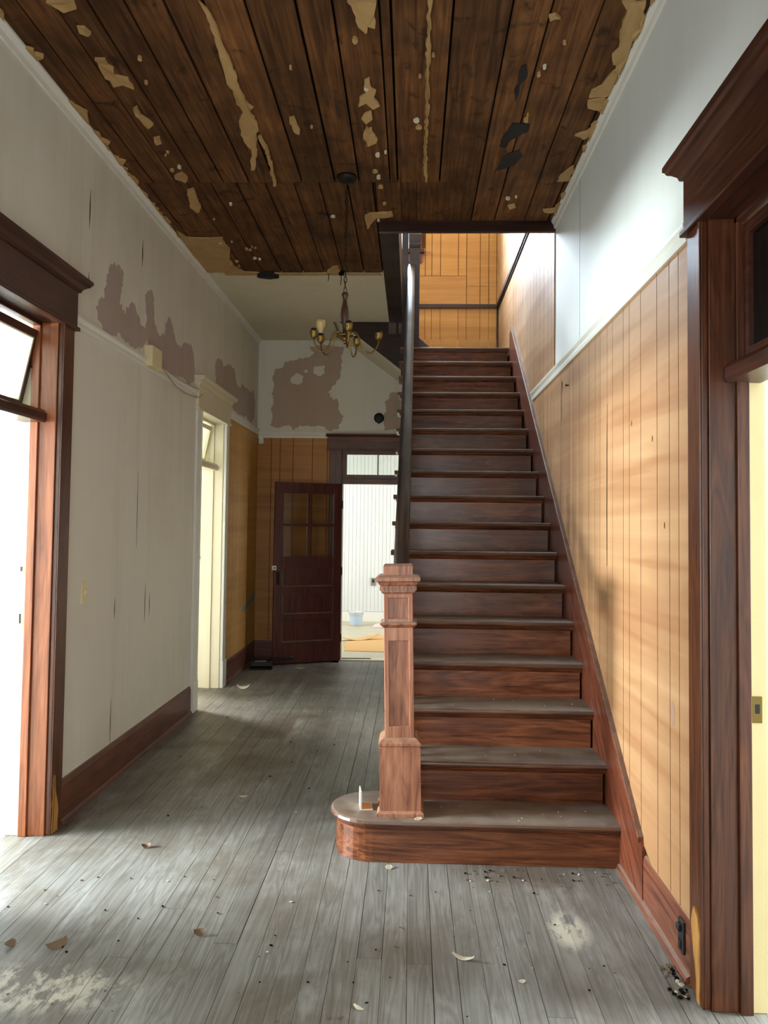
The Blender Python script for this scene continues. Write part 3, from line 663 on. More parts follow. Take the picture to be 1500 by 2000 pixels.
# the panelled door standing open against the back wall (local x from hinge to free edge)
H = Vector((-.80, 8.92)); E2 = Vector((-1.50, 8.585))
ang = math.atan2(E2.y-H.y, E2.x-H.x); DW = (E2-H).length
M['dusty'] = wood('dusty maroon edge', (84,62,54), (108,86,76), (130,108,96), 0, .6, 0)
dr = thing('panelled_door', 'dark maroon door with four panes over three panels standing open at hall end', 'door', (H.x, H.y, .012), (0,0,ang))
st = .095; T = .022; HT = 1.985
fr = MB()
fr.box(0, st, -T, T, 0, HT); fr.box(DW-st, DW, -T, T, 0, HT)
zr = [(0,.235),(.49,.575),(.805,.86),(1.06,1.155),(1.87,1.985)]
zr = [(0,.23),(.475,.535),(.765,.835),(1.04,1.165),(1.865,1.985)]
for a, b in zr: fr.box(st, DW-st, -T, T, a, b)
fr.build('door_frame', M['door'], dr, .003)
for a, b in ((.23,.475),(.535,.765),(.835,1.04)):
    p = MB().box(st, DW-st, -.004, .004, a, b).build('panel', M['door'], dr)
    MB().box(st, DW-st, .004, .019, b-.012, b).box(st, st+.012, .004, .019, a+.012, b-.012).build('panel_moulding', M['door'], p)
    MB().prism([(.004,a),(.021,a),(.018,a+.009),(.004,a+.012)], 0, st, DW-st).build('panel_moulding', M['dusty'], p)
    MB().prism([(DW-st-.012,.004),(DW-st,.004),(DW-st,.021)], 2, a+.012, b-.012).build('panel_moulding', M['dusty'], p)
xm = DW/2; zm = 1.515
MB().box(xm-.014, xm+.014, -.016, .016, 1.165, 1.865).box(st, xm-.014, -.016, .016, zm-.014, zm+.014).box(xm+.014, DW-st, -.016, .016, zm-.014, zm+.014).build('muntin', M['door'], dr)
for a, b in ((st, xm-.014), (xm+.014, DW-st)):
    for c, d in ((1.165, zm-.014), (zm+.014, 1.865)):
        MB().box(a, b, -.002, .002, c, d).build('pane', M['glass_dirty'], dr)
MB().box(DW-.06, DW-.025, .02, .023, .86, 1.0).build('lock_plate', M['iron'], dr)
MB().box(DW-.02, DW+.028, T, T+.018, 1.02, 1.068).build('latch_guard', M['white_plastic'], dr, .004)
MB().box(DW-.008, DW+.014, T+.018, T+.0195, 1.038, 1.05).build('latch_slot', M['black'], dr)
for z in (.25, 1.0, 1.75):
    MB().lathe([(.006,-.045),(.008,-.04),(.008,.04),(.006,.045)], (-.006, T, z), 8).build('hinge', M['iron'], dr)

# the cream-side door leaf in the far left doorway, folded back into its room
dl = thing('door_leaf', 'yellowed wooden door leaf folded back inside the cream doorway', 'door', (-1.985, 7.40, .012), (0,0,math.radians(177)))
m = MB().box(.0,.1,-.018,.018,0,1.98).box(.68,.78,-.018,.018,0,1.98)
for a, b in ((0,.2),(.9,1.02),(1.86,1.98)): m.box(.1,.68,-.018,.018,a,b)
m.build('door_frame', M['panel_l'], dl)
for a, b in ((.2,.9),(1.02,1.86)): MB().box(.1,.68,-.008,.008,a,b).build('panel', M['panel_l'], dl)
MB().lathe([(.001,0),(.012,.0),(.010,.012),(.024,.024),(.027,.034),(.020,.046),(.001,.05)], (0,0,0), 14).build('brass_knob', M['brass'], dl).matrix_local = Matrix.Translation((.012,.02,1.20)) @ Matrix.Rotation(math.radians(-90),4,'X')

# ------------------------------------------------------------------ staircase
sc = thing('staircase', 'dark red-brown wooden staircase rising along the right wall to a landing', 'staircase', (0, Y0, 0))
def sbuild(m, name, mat, par=None, bevel=0):
    """parts are modelled in room coordinates and hung on the staircase"""
    o = m.build(name, mat, par or sc, bevel)
    if par is None: o.location = (0, -Y0, 0)
    return o
XT0, XT1 = -.135, .955
SK = .955   # face of the skirt board
def tread_prof(y, z, yb):
    t = .03; r = t/2
    arc = [(y+r-r*math.sin(a), z-r+r*math.cos(a)) for a in [PI*i/6 for i in range(7)]]
    return arc+[(yb, z-t), (yb, z)]
for k in range(17):
    y, z = nose(k), top(k)
    if k == 0:
        # bullnose step
        def outline(d):
            c = (-.165, 3.84); R = .21-d
            pts = [(XT1, 3.63+d), (.5, 3.63+d), (.1, 3.63+d)]
            pts += [(c[0]+R*math.cos(a), c[1]+R*math.sin(a)) for a in [-PI/2-PI*i/18 for i in range(19)]]
            pts += [(-.09, c[1]+R), (-.09, 3.93), (XT1, 3.93)]
            return pts
        rings = [[(a, b, z-.03+h) for a, b in outline(d)] for d, h in ((.013,0),(.004,.005),(0,.015),(.004,.025),(.013,.03))]
        t = sbuild(MB().rings(rings, smooth=False), 'tread', M['tread'])
        c = MB().rings([[(a, b, zz) for a, b in outline(d)] for d, zz in ((.036,z-.052),(.026,z-.046),(.018,z-.036),(.016,z-.0301))], smooth=False)
        c.build('cove_moulding', M['riser'], t)
        sbuild(MB().rings([[(a, b, zz) for a, b in outline(.03)] for zz in (0, z-.031)], smooth=False), 'riser', M['riser'])
        continue
    yb = nose(k+1)+.035 if k < 16 else YB-.008
    t = sbuild(MB().prism(tread_prof(y, z, yb), 0, XT0, XT1), 'tread', M['tread'])
    MB().prism([(y+.030,z-.052),(y+.024,z-.046),(y+.016,z-.036),(y+.014,z-.0301),(y+.030,z-.0301)], 0, XT0+.02, XT1-.002).build('cove_moulding', M['riser'], t)
    sbuild(MB().box(-.10, XT1-.012, y+.03, y+.05, z-RISE+.0005, z-.031), 'riser', M['riser'])
# skirt board on the wall with its thin cap
P = [(3.305,.0),(3.66,.0)]
pts = [(3.31,.0),(3.31,.205),(3.33,.232)]
ysk = 7.66; pts += [(ysk, skirt_top(ysk)), (ysk+.18, skirt_top(ysk)-.06), (ysk+.18, top(16)), (7.88, top(16)), (7.88, top(15)), (3.95, .0)]
pts = [(3.31,0),(3.31,.205),(3.33,skirt_top(3.33)),(7.66,skirt_top(7.66)),(7.82,skirt_top(7.66)-.02),(7.84,top(16)-.02),(7.84,2.9),(3.95,0)]
sk = sbuild(MB().prism(pts, 0, SK, XR), 'skirt_board', M['skirt'])
a, b = 3.33, 7.66
MB().prism([(a,skirt_top(a)-.012),(b,skirt_top(b)-.012),(b,skirt_top(b)+.012),(a,skirt_top(a)+.012)], 0, SK-.012, XR).build('skirt_cap', M['base'], sk, .003)
# open stringer on the hall side, with the closed side below
pts = [(3.94,0)]
for k in range(1, 17):
    pts += [(nose(k)+.03, top(k-1)), (nose(k)+.03, top(k)-.03)]
pts = [(3.95,0.0)]+[(nose(1)+.03, top(0)-.03)]
for k in range(1, 17):
    pts += [(nose(k)+.031, top(k-1)-.03), (nose(k)+.031, top(k)-.031)]
pts += [(8.15, top(16)-.031), (8.15, top(16)-.26), (7.9, top(16)-.26)]
sbuild(MB().prism(pts, 0, -.10, -.08), 'stringer', M['dark_y'])
sbuild(MB().prism([(3.97,0),(7.3,2.42),(7.3,0)], 0, -.095, -.082), 'side_panel', M['white'])
sbuild(MB().prism([(4.3,.08),(7.9,top(16)-.26),(YB-.02,top(16)-.26),(YB-.02,top(16)-.24),(7.9,top(16)-.235),(4.3,.11)], 0, -.08, XR-.01), 'soffit', M['white_ceil'])
sbuild(MB().box(-.10, XT1, nose(16)+.04, YB-.01, top(16)-.03, top(16)-.001), 'landing', M['tread'])
# newel post
nw = thing('newel_post', '', ''); del nw['label']; del nw['category']
nw.parent = sc; nw.location = (-.038, 3.79-Y0, top(0)); nw.rotation_euler = (0, math.radians(-1.2), 0)
def sq(prof):
    return MB().rings([[(-r,-r,z),(r,-r,z),(r,r,z),(-r,r,z)] for r, z in prof], smooth=False)
base_b = sq([(.108,0),(.108,.014),(.100,.022),(.096,.024),(.096,.310),(.092,.316),(.098,.320),(.098,.330),(.084,.345),(.073,.352)]).build('base_block', M['newel'], nw)
core = sq([(.058,.345),(.058,1.04)]).build('panel', M['newel'], nw)
s_ = MB()
for sx in (-1, 1):
    for sy in (-1, 1):
        s_.box(*sorted((sx*.047, sx*.069)), *sorted((sy*.047, sy*.069)), .35, 1.035)
for z0, z1 in ((.35,.405),(.80,.872),(.872,.905),(1.0,1.035)):
    s_.box(-.0685,.0685,-.0685,.0685, z0, z1)
s_.build('panel_frame', M['newel'], nw, .003)
sq([(.070,.862),(.080,.872),(.086,.878),(.086,.884),(.070,.890)]).build('necking_moulding', M['newel'], nw)
sq([(.069,1.02),(.080,1.03),(.080,1.058),(.088,1.064),(.094,1.076),(.104,1.082),(.104,1.098),(.090,1.106),(.069,1.108)]).build('cap', M['newel'], nw)
dm = MB()
for i in range(9):
    c = -.072+i*.018
    dm.box(c-.004, c+.004, -.0865, -.079, 1.036, 1.056); dm.box(c-.004, c+.004, .079, .0865, 1.036, 1.056)
    dm.box(-.0865, -.079, c-.004, c+.004, 1.036, 1.056); dm.box(.079, .0865, c-.004, c+.004, 1.036, 1.056)
dm.build('dentil_moulding', M['newel'], nw)
sq([(.069,1.10),(.069,1.150),(.066,1.156)]).build('top_block', M['newel'], nw)
# handrail
def zr_(y): return 1.347+.727*(y-4.0)
def xr_(y): return -.050+.024*(y-4.0)/3.95
prof = [(-.030,-.072),(-.030,-.045),(-.037,-.035),(-.039,-.018),(-.030,-.004),(-.012,0),(.012,0),(.030,-.004),(.039,-.018),(.037,-.035),(.030,-.045),(.030,-.072)]
R = [[(xr_(y)+dx, y, zr_(y)+dz) for dx, dz in prof] for y in (3.83, 4.4, 5.2, 6.0, 6.8, 7.92)]
hr = sbuild(MB().rings(R), 'handrail', M['rail'])
# balusters, two to a tread
for k in range(1, 17):
    for f in (.075, .205):
        y = nose(k)+f
        if y > 7.85: continue
        z0, z1 = top(k), zr_(y)-.07
        x = xr_(y)+.004
        m = MB().rings([[(x-r,y-r,z),(x+r,y-r,z),(x+r,y+r,z),(x-r,y+r,z)] for r, z in ((.014,z0),(.014,z0+.12),(.010,z0+.14),(.009,z1-.14),(.013,z1-.12),(.013,z1))], smooth=False)
        sbuild(m, 'baluster', M['dark'])
# upper newel with a moulded cap
un = MB().rings([[(.006-r,7.96-r,z),(.006+r,7.96-r,z),(.006+r,7.96+r,z),(.006-r,7.96+r,z)] for r, z in ((.03,2.98),(.045,3.0),(.05,3.03),(.05,4.36),(.056,4.365),(.062,4.39),(.058,4.41),(.062,4.43),(.064,4.45),(.064,4.50),(.05,4.515))], smooth=False)
sbuild(un, 'upper_newel', M['dark'])
sbuild(MB().box(-.125, -.062, 8.0, 8.07, 3.02, 5.0), 'corner_post', M['dark'])
# second flight, climbing to the left
for i in range(4):
    xr = -.10-.26*i; z = top(16)+RISE*(i+1)
    if i < 3:
        sbuild(MB().box(xr-.29, xr+.03, 8.11, YB-.012, z-.03, z), 'upper_tread', M['dark'])
    sbuild(MB().box(xr-.02, xr, 8.135, YB-.012, z-RISE, z-.031), 'upper_riser', M['riser'])
spts = [(-.095,3.13), (-.095, top(17)-.031), (-.26, top(17)-.031), (-.26, 3.92), (-.86, 3.92), (-.86, 3.715)]
sbuild(MB().prism(spts, 1, 8.125, 8.15), 'upper_stringer', M['dark'])
sbuild(MB().prism([(-.26,3.66),(-.86,3.66),(-.86,3.69),(-.26,3.69)], 1, 8.105, 8.125), 'upper_fascia', M['dark'])
sbuild(MB().prism([(-.095,3.12),(-.095,3.15),(-.86,3.73),(-.86,3.70)], 1, 8.15, YB-.001), 'upper_soffit', M['white_ceil'])
sbuild(MB().prism([(.22,top(16)),(.20,3.56),(-.90,4.50),(-.90,4.0),(-.1,3.33)], 1, YB-.025, YB-.009), 'upper_skirt', M['dark'])
for xb in (-.17, -.30): sbuild(MB().box(xb-.012, xb+.012, 8.13, 8.154, top(17), 4.4), 'upper_baluster', M['dark'])

# ------------------------------------------------------------------ chandelier
CH = Vector((-.416, 4.702, ZC))
ch = thing('chandelier', 'brass chandelier with a turned wood stem hanging on a chain from the board ceiling', 'chandelier', CH)
MB().lathe([(.001,.0),(.062,0),(.062,-.012),(.045,-.03),(.02,-.04),(.001,-.042)], (0,0,0), 20).build('canopy', M['iron'], ch)
# chain of interlocked links
z = -.04; i = 0
links = MB()
while z > -.70:
    L = .042; c = z-L/2+.004; path = []
    for k in range(13):
        a = 2*PI*k/12; u = .009*math.cos(a); w = (L/2)*math.sin(a)
        path.append((u if i % 2 else 0, 0 if i % 2 else u, c+w))
    links.tube(path, .0022, 5); z -= L-.008; i += 1
links.build('chain', M['iron'], ch)
MB().tube([(.004*math.sin(k*1.3),.004*math.cos(k*1.1),-.04-k*.034) for k in range(20)], .0018, 5).build('wire', M['iron'], ch)
zt = -.715
MB().lathe([(.001,0),(.018,-.002),(.022,-.014),(.017,-.026),(.012,-.045),(.016,-.07),(.024,-.105),(.026,-.135),(.022,-.175),(.015,-.205),(.012,-.222),(.015,-.228),(.012,-.24),(.016,-.246),(.001,-.25)], (0,0,zt), 20).build('stem', M['stemwood'], ch)
MB().lathe([(.001,0),(.02,-.002),(.05,-.012),(.056,-.02),(.05,-.026),(.02,-.028),(.012,-.036),(.012,-.05),(.016,-.056),(.008,-.066),(.001,-.072)], (0,0,zt-.245), 22).build('hub_plate', M['brass'], ch)
zc = zt-.262
# (dx, dy, cup height)
ARMS = [(-.185,-.015,-.985),(-.158,.115,-1.0),(.040,-.19,-.985),(.060,.185,-1.0),(.205,.03,-.985)]
for n, (dx, dy, zz) in enumerate(ARMS):
    R = math.hypot(dx, dy); ux, uy = dx/R, dy/R
    ctrl = [(.02,zc+.0),(.035,zc+.022),(.055,zc+.026),(.072,zc+.012),(.082,zc-.02),(.092,zc-.06),(.108,zc-.09),(.132,zc-.104),(.158,zc-.096),(.178,zc-.072),(.188,zc-.04),(.19,zc-.012)]
    P = [(ux*r*R/.19, uy*r*R/.19, q) for r, q in ctrl]
    # smooth
    S = []
    for k in range(len(P)-1):
        a, b = Vector(P[k]), Vector(P[k+1]); S += [a, a.lerp(b, .5)]
    S.append(Vector(P[-1]))
    S = [S[0]]+[(S[k-1]+S[k]*2+S[k+1])/4 for k in range(1, len(S)-1)]+[S[-1]]
    arm = MB().tube(S, .0048, 8).build('arm', M['brass'], ch)
    e = P[-1]
    MB().lathe([(.001,-.012),(.008,-.012),(.014,-.006),(.020,.002),(.023,.016),(.023,.03),(.025,.032),(.025,.036),(.018,.037)], e, 16).build('candle_cup', M['brass'], arm)
    MB().lathe([(.017,.034),(.018,.036),(.018,.050),(.015,.052),(.013,.046),(.001,.044)], e, 14).build('lamp_socket', M['black'], arm)
    if n == 1:
        MB().lathe([(.012,.048),(.013,.062),(.016,.075),(.026,.098),(.030,.115),(.027,.132),(.016,.144),(.001,.148)], e, 16).build('bulb', M['bulb'], arm)

# ------------------------------------------------------------------ small things on the walls
o = thing('light_switch', 'ivory light switch plate on the lower left wall', 'switch', (XL, 4.245, 1.15))
MB().box(0,.006,-.036,.036,-.06,.06).build('cover_plate', M['ivory'], o, .002)
MB().box(.006,.008,-.008,.008,-.016,.016).box(.008,.018,-.004,.004,-.002,.009).build('toggle', M['ivory'], o)
o = thing('door_chime', 'yellowed doorbell chime box over the left picture rail', 'chime', (XL, 5.20, 2.575))
MB().box(0,.06,-.10,.10,0,.135).build('box_cover', M['ivory'], o, .006)
MB().box(.0,.064,-.104,.104,-.004,.012).build('lip', M['ivory'], o, .002)
o = tag(MB().tube([(XL+.03,5.33,2.63),(XL+.034,5.45,2.60),(XL+.03,5.7,2.545),(XL+.03,5.95,2.53),(XL+.03,6.15,2.545),(XL+.028,6.36,2.565),(XL+.04,6.42,2.60)], .004, 6).build('bell_wire', M['mauve2']), 'thin grey bell wire sagging below the left picture rail', 'wire')
o = tag(MB().tube([(XL+.034,5.5,2.615),(XL+.034,5.8,2.605),(XL+.034,6.1,2.615),(XL+.034,6.33,2.63)], .0035, 6).build('bell_wire', M['mauve2']), 'thin bell wire lying on the left picture rail beside the cream door', 'wire')
o = thing('motion_sensor', 'small white motion sensor in the far left corner below the rail', 'sensor', (-1.73, YB-.008, 2.50))
MB().box(-.03,.03,-.035,0,-.055,.055).build('sensor_case', M['white_plastic'], o, .012)
MB().box(-.014,.014,-.038,-.034,-.03,0).build('lens', M['ivory'], o, .003)
o = thing('round_vent', 'round black stovepipe hole cover on the back wall above the end door', 'vent', (-.385, YB, 2.757))
rg = MB(); rg.rings([[(r*math.cos(2*PI*i/24), yy, r*math.sin(2*PI*i/24)) for i in range(24)] for r, yy in ((.058,0),(.058,-.018),(.048,-.028),(.02,-.03))]); rg.build('cover_ring', M['black'], o)
MB().box(-.045,.045,-.04,-.028,-.006,.006).build('cross_bar', M['black'], o)
MB().lathe([(.001,-.008),(.009,-.006),(.009,.006),(.001,.008)], (0,-.025,-.062), 8).build('latch', M['black'], o)
o = thing('wall_outlet', 'black outlet box set in the right baseboard beside the door casing', 'outlet', (XR-.016, 2.835, .125))
MB().box(-.010,0,-.026,.026,-.055,.055).build('outlet_plate', M['black'], o, .003)
MB().box(-.022,-.010,-.014,.014,.018,.042).build('plug', M['black'], o, .003); MB().box(-.013,-.010,-.012,.012,-.04,-.012).build('receptacle', M['iron'], o)
for nm, p, lb in (('screw_hook', (XR, 4.90, 2.42), 'small black nail in the upper right panelling'),):
    tag(MB().rings([[(p[0]-.008-d, p[1]+r*math.cos(a*PI/4), p[2]+r*math.sin(a*PI/4)) for a in range(8)] for r, d in ((.004,0),(.004,.014),(.009,.015),(.007,.02))]).build(nm, M['iron']), lb, 'nail')

# ------------------------------------------------------------------ things lying about
o = thing('folded_card', 'folded white card standing on the bottom step beside the newel', 'card', (-.225, 3.80, top(0)+.001), (0,0,.12))
MB().box(-.008,-.003,-.045,.045,.004,.085).box(-.003,.0,-.043,.043,.004,.078).build('upright_leaf', M['white_plastic'], o)
MB().box(-.008,.052,-.045,.045,0,.004).build('flat_leaf', M['white_plastic'], o); MB().box(-.003,.05,-.04,.042,.004,.0055).build('inner_face', M['card'], o)
def curl(name, mat, loc, L, w, bend, rz, th=.002, tilt=0):
    """thin curled strip resting on the floor"""
    m = MB(); n = 10; R = []
    for i in range(n+1):
        t = i/n; a = (t-.5)*bend; rad = L/max(bend, .01)
        x = rad*math.sin(a); z = rad*(1-math.cos(a))
        ww = w*(.35+.65*math.sin(PI*min(max(t,.08),.92)))
        R.append([(x,-ww/2,z),(x,ww/2,z+tilt*ww),(x,ww/2,z+th+tilt*ww),(x,-ww/2,z+th)])
    m.rings(R, smooth=False); o = m.build(name, mat); o.location = loc; o.rotation_euler = (0,0,rz); return o
tag(curl('wood_shaving', M['chip'], (.20,2.876,.001), .085, .022, 1.3, -.35), 'pale curled strip lying on the floor in front of the staircase', 'strip')
tag(curl('dead_leaf', M['leafm'], (-1.241,3.754,.001), .05, .03, 2.2, .4, tilt=.3), 'dry brown leaf on the floor near the left door casing', 'leaf')
tag(curl('dead_leaf', M['leafm'], (-1.267,2.869,.001), .085, .035, 1.6, .9, tilt=.35), 'long curled brown leaf at the lower left of the floor, right of a smaller one', 'leaf')
tag(curl('dead_leaf', M['leafm'], (-1.436,2.866,.001), .05, .035, 1.8, 1.5, tilt=.3), 'short brown leaf at the far lower left of the floor', 'leaf')
tag(curl('dead_leaf', M['leafm'], (-.776,2.987,.001), .05, .03, 1.8, .3, tilt=.4), 'pale brown leaf on the floor left of the bottom step', 'leaf')
tag(curl('paint_curl', M['chip'], (-1.55,7.35,.001), .14, .05, 2.0, .1, tilt=.25), 'large pale paint curl on the floor before the cream doorway', 'paint curl')
tag(curl('paper_scrap', M['chip'], (-.93,4.47,.001), .045, .03, .5, .2), 'small white paper scrap alone on the dark middle of the floor', 'paper')
tag(curl('paper_scrap', M['white_plastic'], (-1.17,8.42,.001), .10, .03, .5, .1), 'white paper scrap on the floor below the open maroon door', 'paper')
tag(curl('paint_curl', M['chip'], (-.153,2.568,.001), .04, .016, .9, -.7), 'small pale paint curl at the bottom edge of the floor', 'paint curl')
tag(curl('paint_curl', M['chip'], (.39,2.745,.001), .022, .02, .6, .3), 'tiny pale paint piece on the floor right of the curled strip', 'paint curl')
tag(curl('paint_curl', M['chip'], (-.085,3.60,.0), .03, .03, .8, .6, tilt=.3), 'pale paint piece on the floor against the bullnose riser', 'paint curl')
tag(curl('paint_curl', M['chip'], (.045,3.66,top(0)), .035, .022, .6, .5, tilt=.3), 'cream paint piece on the nosing of the bottom step', 'paint curl')
# many loose chips
rr = random.Random(21)
chipm = []
for q in range(5):
    n = 6; P = [(.006*rr.uniform(.5,1.3)*math.cos(a*2*PI/n), .005*rr.uniform(.5,1.3)*math.sin(a*2*PI/n)) for a in range(n)]
    chipm.append([MB().prism(P, 2, 0, .003).mesh('paint_chip', M[k]) for k in ('chip','leafm','gap')])
def chip(x, y, z, s, q):
    o = bpy.data.objects.new('paint_chip', chipm[rr.randrange(5)][q]); COL.objects.link(o)
    o.location = (x, y, z); o.scale = (s, s, s); o.rotation_euler = (rr.uniform(-.15,.15), rr.uniform(-.15,.15), rr.uniform(0,6)); o.location.z += .0012*s
    return o
lbl = {'floor': 'tiny paint chip or crumb scattered on the grey floor boards', 'base': 'crumb of debris swept against the right baseboard by the door casing', 'riser': 'crumb of debris along the foot of the bottom riser', 'step': 'tiny white chip lying on the dusty lower stair treads'}
for k in range(70): tag(chip(rr.uniform(-1.6,.9), rr.uniform(2.45,3.5), 0, rr.uniform(.4,1.1), rr.choice((0,1,1,2,2))), lbl['floor'], 'paint chip', 'chips on the floor')
for k in range(30): tag(chip(rr.uniform(-1.6,-.5), rr.uniform(3.6,7.5), 0, rr.uniform(.6,1.5), rr.choice((0,1,2))), lbl['floor'], 'paint chip', 'chips on the floor')
for k in range(34):
    t = rr.random()**.6; tag(chip(XR-.045-abs(rr.gauss(0,.025)), 2.67+t*.25*rr.random()+.0, 0, rr.uniform(.7,1.8), rr.choice((0,2,2,1))), lbl['base'], 'paint chip', 'crumbs by the right baseboard')
for k in range(34): tag(chip(rr.uniform(.25,.90), 3.62-abs(rr.gauss(0,.07)), 0, rr.uniform(.5,1.2), rr.choice((0,2,2,1))), lbl['riser'], 'paint chip', 'crumbs at the bottom riser')
for k in range(22):
    s = rr.choice((0,0,1,1,2)); tag(chip(rr.uniform(.15,.9), nose(s)+rr.uniform(.03,.24), top(s), rr.uniform(.35,.8), 0), lbl['step'], 'paint chip', 'chips on the stair treads')
# black dustpan
o = thing('dustpan', 'black plastic dustpan with a white sticker on the floor by the open door', 'dustpan', (-1.585, 8.40, 0), (0,0,.15))
MB().box(-.12,.12,-.12,.10,.001,.006).box(-.12,-.114,-.10,.10,.006,.045).box(.114,.12,-.10,.10,.006,.045).build('pan', M['black'], o)
MB().prism([(.094,.006),(.10,.006),(.11,.062),(.02,.066),(.02,.06),(.100,.056)], 0, -.12, .12).build('hood', M['black'], o)
MB().tube([(.06,.09,.055),(.20,.13,.075),(.34,.15,.088)], [.016,.013,.015], 8).build('handle', M['black'], o)
MB().prism([(-.07,.025),(.05,.025),(.05,.055),(-.07,.055)], 2, .0655, .067).build('sticker', M['white_plastic'], o)

# ------------------------------------------------------------------ side rooms seen through the doorways
def room(n, x0, x1, y0, y1, z1, fmat, wins, skip, wmat=None):
    """plain room shell; skip = side shared with the hall; wins = {side: openings}"""
    wmat = wmat or M['room']
    struct(MB().box(x0, x1, y0, y1, -.08, 0.0).build('floor_'+n, fmat))
    struct(MB().box(x0-.1, x1+.1, y0-.1, y1+.1, z1, z1+.1).build('ceiling_'+n, wmat))
    if 'w' not in skip: wall_y('wall_west_'+n, x0-.1, x0, y0, y1, z1, wins.get('w', []), wmat)
    if 'e' not in skip: wall_y('wall_east_'+n, x1, x1+.1, y0, y1, z1, wins.get('e', []), wmat)
    if 's' not in skip: wall_x('wall_south_'+n, y0-.1, y0, x0-.1, x1+.1, z1, wins.get('s', []), wmat)
    if 'n' not in skip: wall_x('wall_north_'+n, y1, y1+.1, x0-.1, x1+.1, z1, wins.get('n', []), wmat)
WN = [0]
def window_y(x, y0, y1, z0, z1, s):
    """sash window in a wall along y, s = direction into its room"""
    WN[0] += 1; r = root('window_%d' % WN[0])
    a, b = sorted((x, x+s*.02))
    MB().box(a, b, y0-.1, y0, z0-.1, z1+.12).box(a, b, y1, y1+.1, z0-.1, z1+.12).box(a, b, y0, y1, z1, z1+.12).build('window_casing', M['wtrim'], r)
    a, b = sorted((x, x+s*.06)); MB().box(a, b, y0-.12, y1+.12, z0-.04, z0).build('window_sill', M['wtrim'], r)
    a, b = sorted((x-s*.03, x-s*.06)); zm = (z0+z1)/2
    MB().box(a, b, y0, y0+.04, z0, z1).box(a, b, y1-.04, y1, z0, z1).box(a, b, y0+.04, y1-.04, z0, z0+.05).box(a, b, y0+.04, y1-.04, zm-.02, zm+.02).box(a, b, y0+.04, y1-.04, z1-.04, z1).build('sash', M['wtrim'], r)
room('left_room', -6, XL-.19, .5, 6.2, 3.6, M['room_floor'], {'w': [(2.5,3.2,.75,2.55),(3.47,4.03,.75,2.55)]}, 'e')
window_y(-6, 2.5, 3.2, .75, 2.55, 1); window_y(-6, 3.47, 4.03, .75, 2.55, 1)
room('middle_room', -5, XL-.19, 6.3, 9.6, 3.6, M['room_floor'], {'w': [(8.2,9.4,.75,2.55)]}, 'es')
wall_x('wall_south_middle_room', 6.3, 6.31, -5, XL-.19, 3.6, [], M['room'])
window_y(-5, 8.2, 9.4, .75, 2.55, 1)
room('right_room', XR+.17, 5, -.5, 5.8, 3.6, M['room_floor'], {'e': [(2.2,3.4,.75,2.55)]}, 'w')
window_y(5, 2.2, 3.4, .75, 2.55, -1)
room('end_room', -3, 2.5, YB+.14, 12.6, 3.3, M['tan_floor'], {'w': [(10.1,11.7,.8,2.6)], 'e': [(10.1,11.7,.8,2.6)]}, 's')
window_y(-3, 10.1, 11.7, .8, 2.6, 1); window_y(2.5, 10.1, 11.7, .8, 2.6, -1)
wall_x('wall_south_end_room_left', YB+.13, YB+.14, -3, XL-.19, 3.3, [], M['room'])
wall_x('wall_south_end_room_right', YB+.13, YB+.14, XR+.17, 2.5, 3.3, [], M['room'])
# beadboard on the far wall of the end room
wn = struct(MB().box(-3, 2.5, 12.585, 12.5995, 0, .01).build('trim_12', M['wtrim']))
bb = MB(); x = -2.2
while x < .6: bb.box(x+.002, x+.058, 12.594, 12.6, .16, 3.0); x += .06
o = bb.build('beadboard', M['white_cool'], wn); o['kind'] = 'stuff'
MB().box(-2.2, .6, 12.58, 12.6, 3.0, 3.3).build('frieze_board', M['cream2'], wn)
MB().box(-2.2, .6, 12.575, 12.6, .0, .15).build('base_board', M['wtrim'], wn)
o = thing('wall_outlet', 'steel outlet box on the white beadboard wall of the end room', 'outlet', (-.60, 12.588, .63))
MB().box(-.04,.04,-.012,0,-.06,.06).build('outlet_plate', M['steel'], o); MB().box(-.018,.018,-.016,-.012,-.015,.04).build('receptacle', M['black'], o)
# bucket, cardboard, cloth
bk = thing('paint_bucket', 'clear white plastic paint bucket in the end room', 'bucket', (-.83, 12.05, 0))
pl = N('cloudy bucket plastic'); M['bucket'] = pl.done((206,214,220), .35); M['bucket_label'] = N('faded blue label').done((176,196,214), .6)
MB().lathe([(.085,0),(.09,.004),(.102,.20),(.108,.204),(.108,.215),(.098,.216),(.088,.02),(.001,.018)], (0,0,0), 22).build('bucket_body', M['bucket'], bk)
MB().tube([(.108*math.cos(a),-.004+.02*math.sin(a),.21-.12*math.sin(a)) for a in [PI*i/12 for i in range(13)]], .003, 5).build('wire_handle', M['steel'], bk)
MB().rings([[(r*math.cos(-PI*.85+PI*.7*i/8), r*math.sin(-PI*.85+PI*.7*i/8), z) for i in range(9)] for r, z in ((.0925,.03),(.1005,.15))], close=False, cap=False).build('paper_label', M['bucket_label'], bk)
tag(MB().prism(rag([(-.80,9.62),(-.25,9.58),(.1,10.3),(.0,11.1),(-.55,11.0),(-.86,10.4)], .1, .01, 6), 2, .001, .006).build('cardboard_sheet', M['card']), 'flat tan cardboard sheet on the floor of the end room', 'cardboard')
tag(curl('cardboard_flap', M['card'], (-.70,10.55,.0065), .62, .16, .9, .35, .004), 'curled strip of cardboard lying on the flat cardboard sheet', 'cardboard')
tag(MB().rings([[(-.44+ r*1.4*math.cos(2*PI*i/14)*(1+.15*math.sin(i*2.3)), 11.9+r*math.sin(2*PI*i/14)*(1+.2*math.cos(i*1.7)), z*(1+.3*math.sin(i*1.9))) for i in range(14)] for r, z in ((.10,.0),(.10,.015),(.07,.04),(.03,.05))]).build('cloth', M['rag']), 'crumpled pinkish white cloth on the end room floor behind the newel', 'cloth')
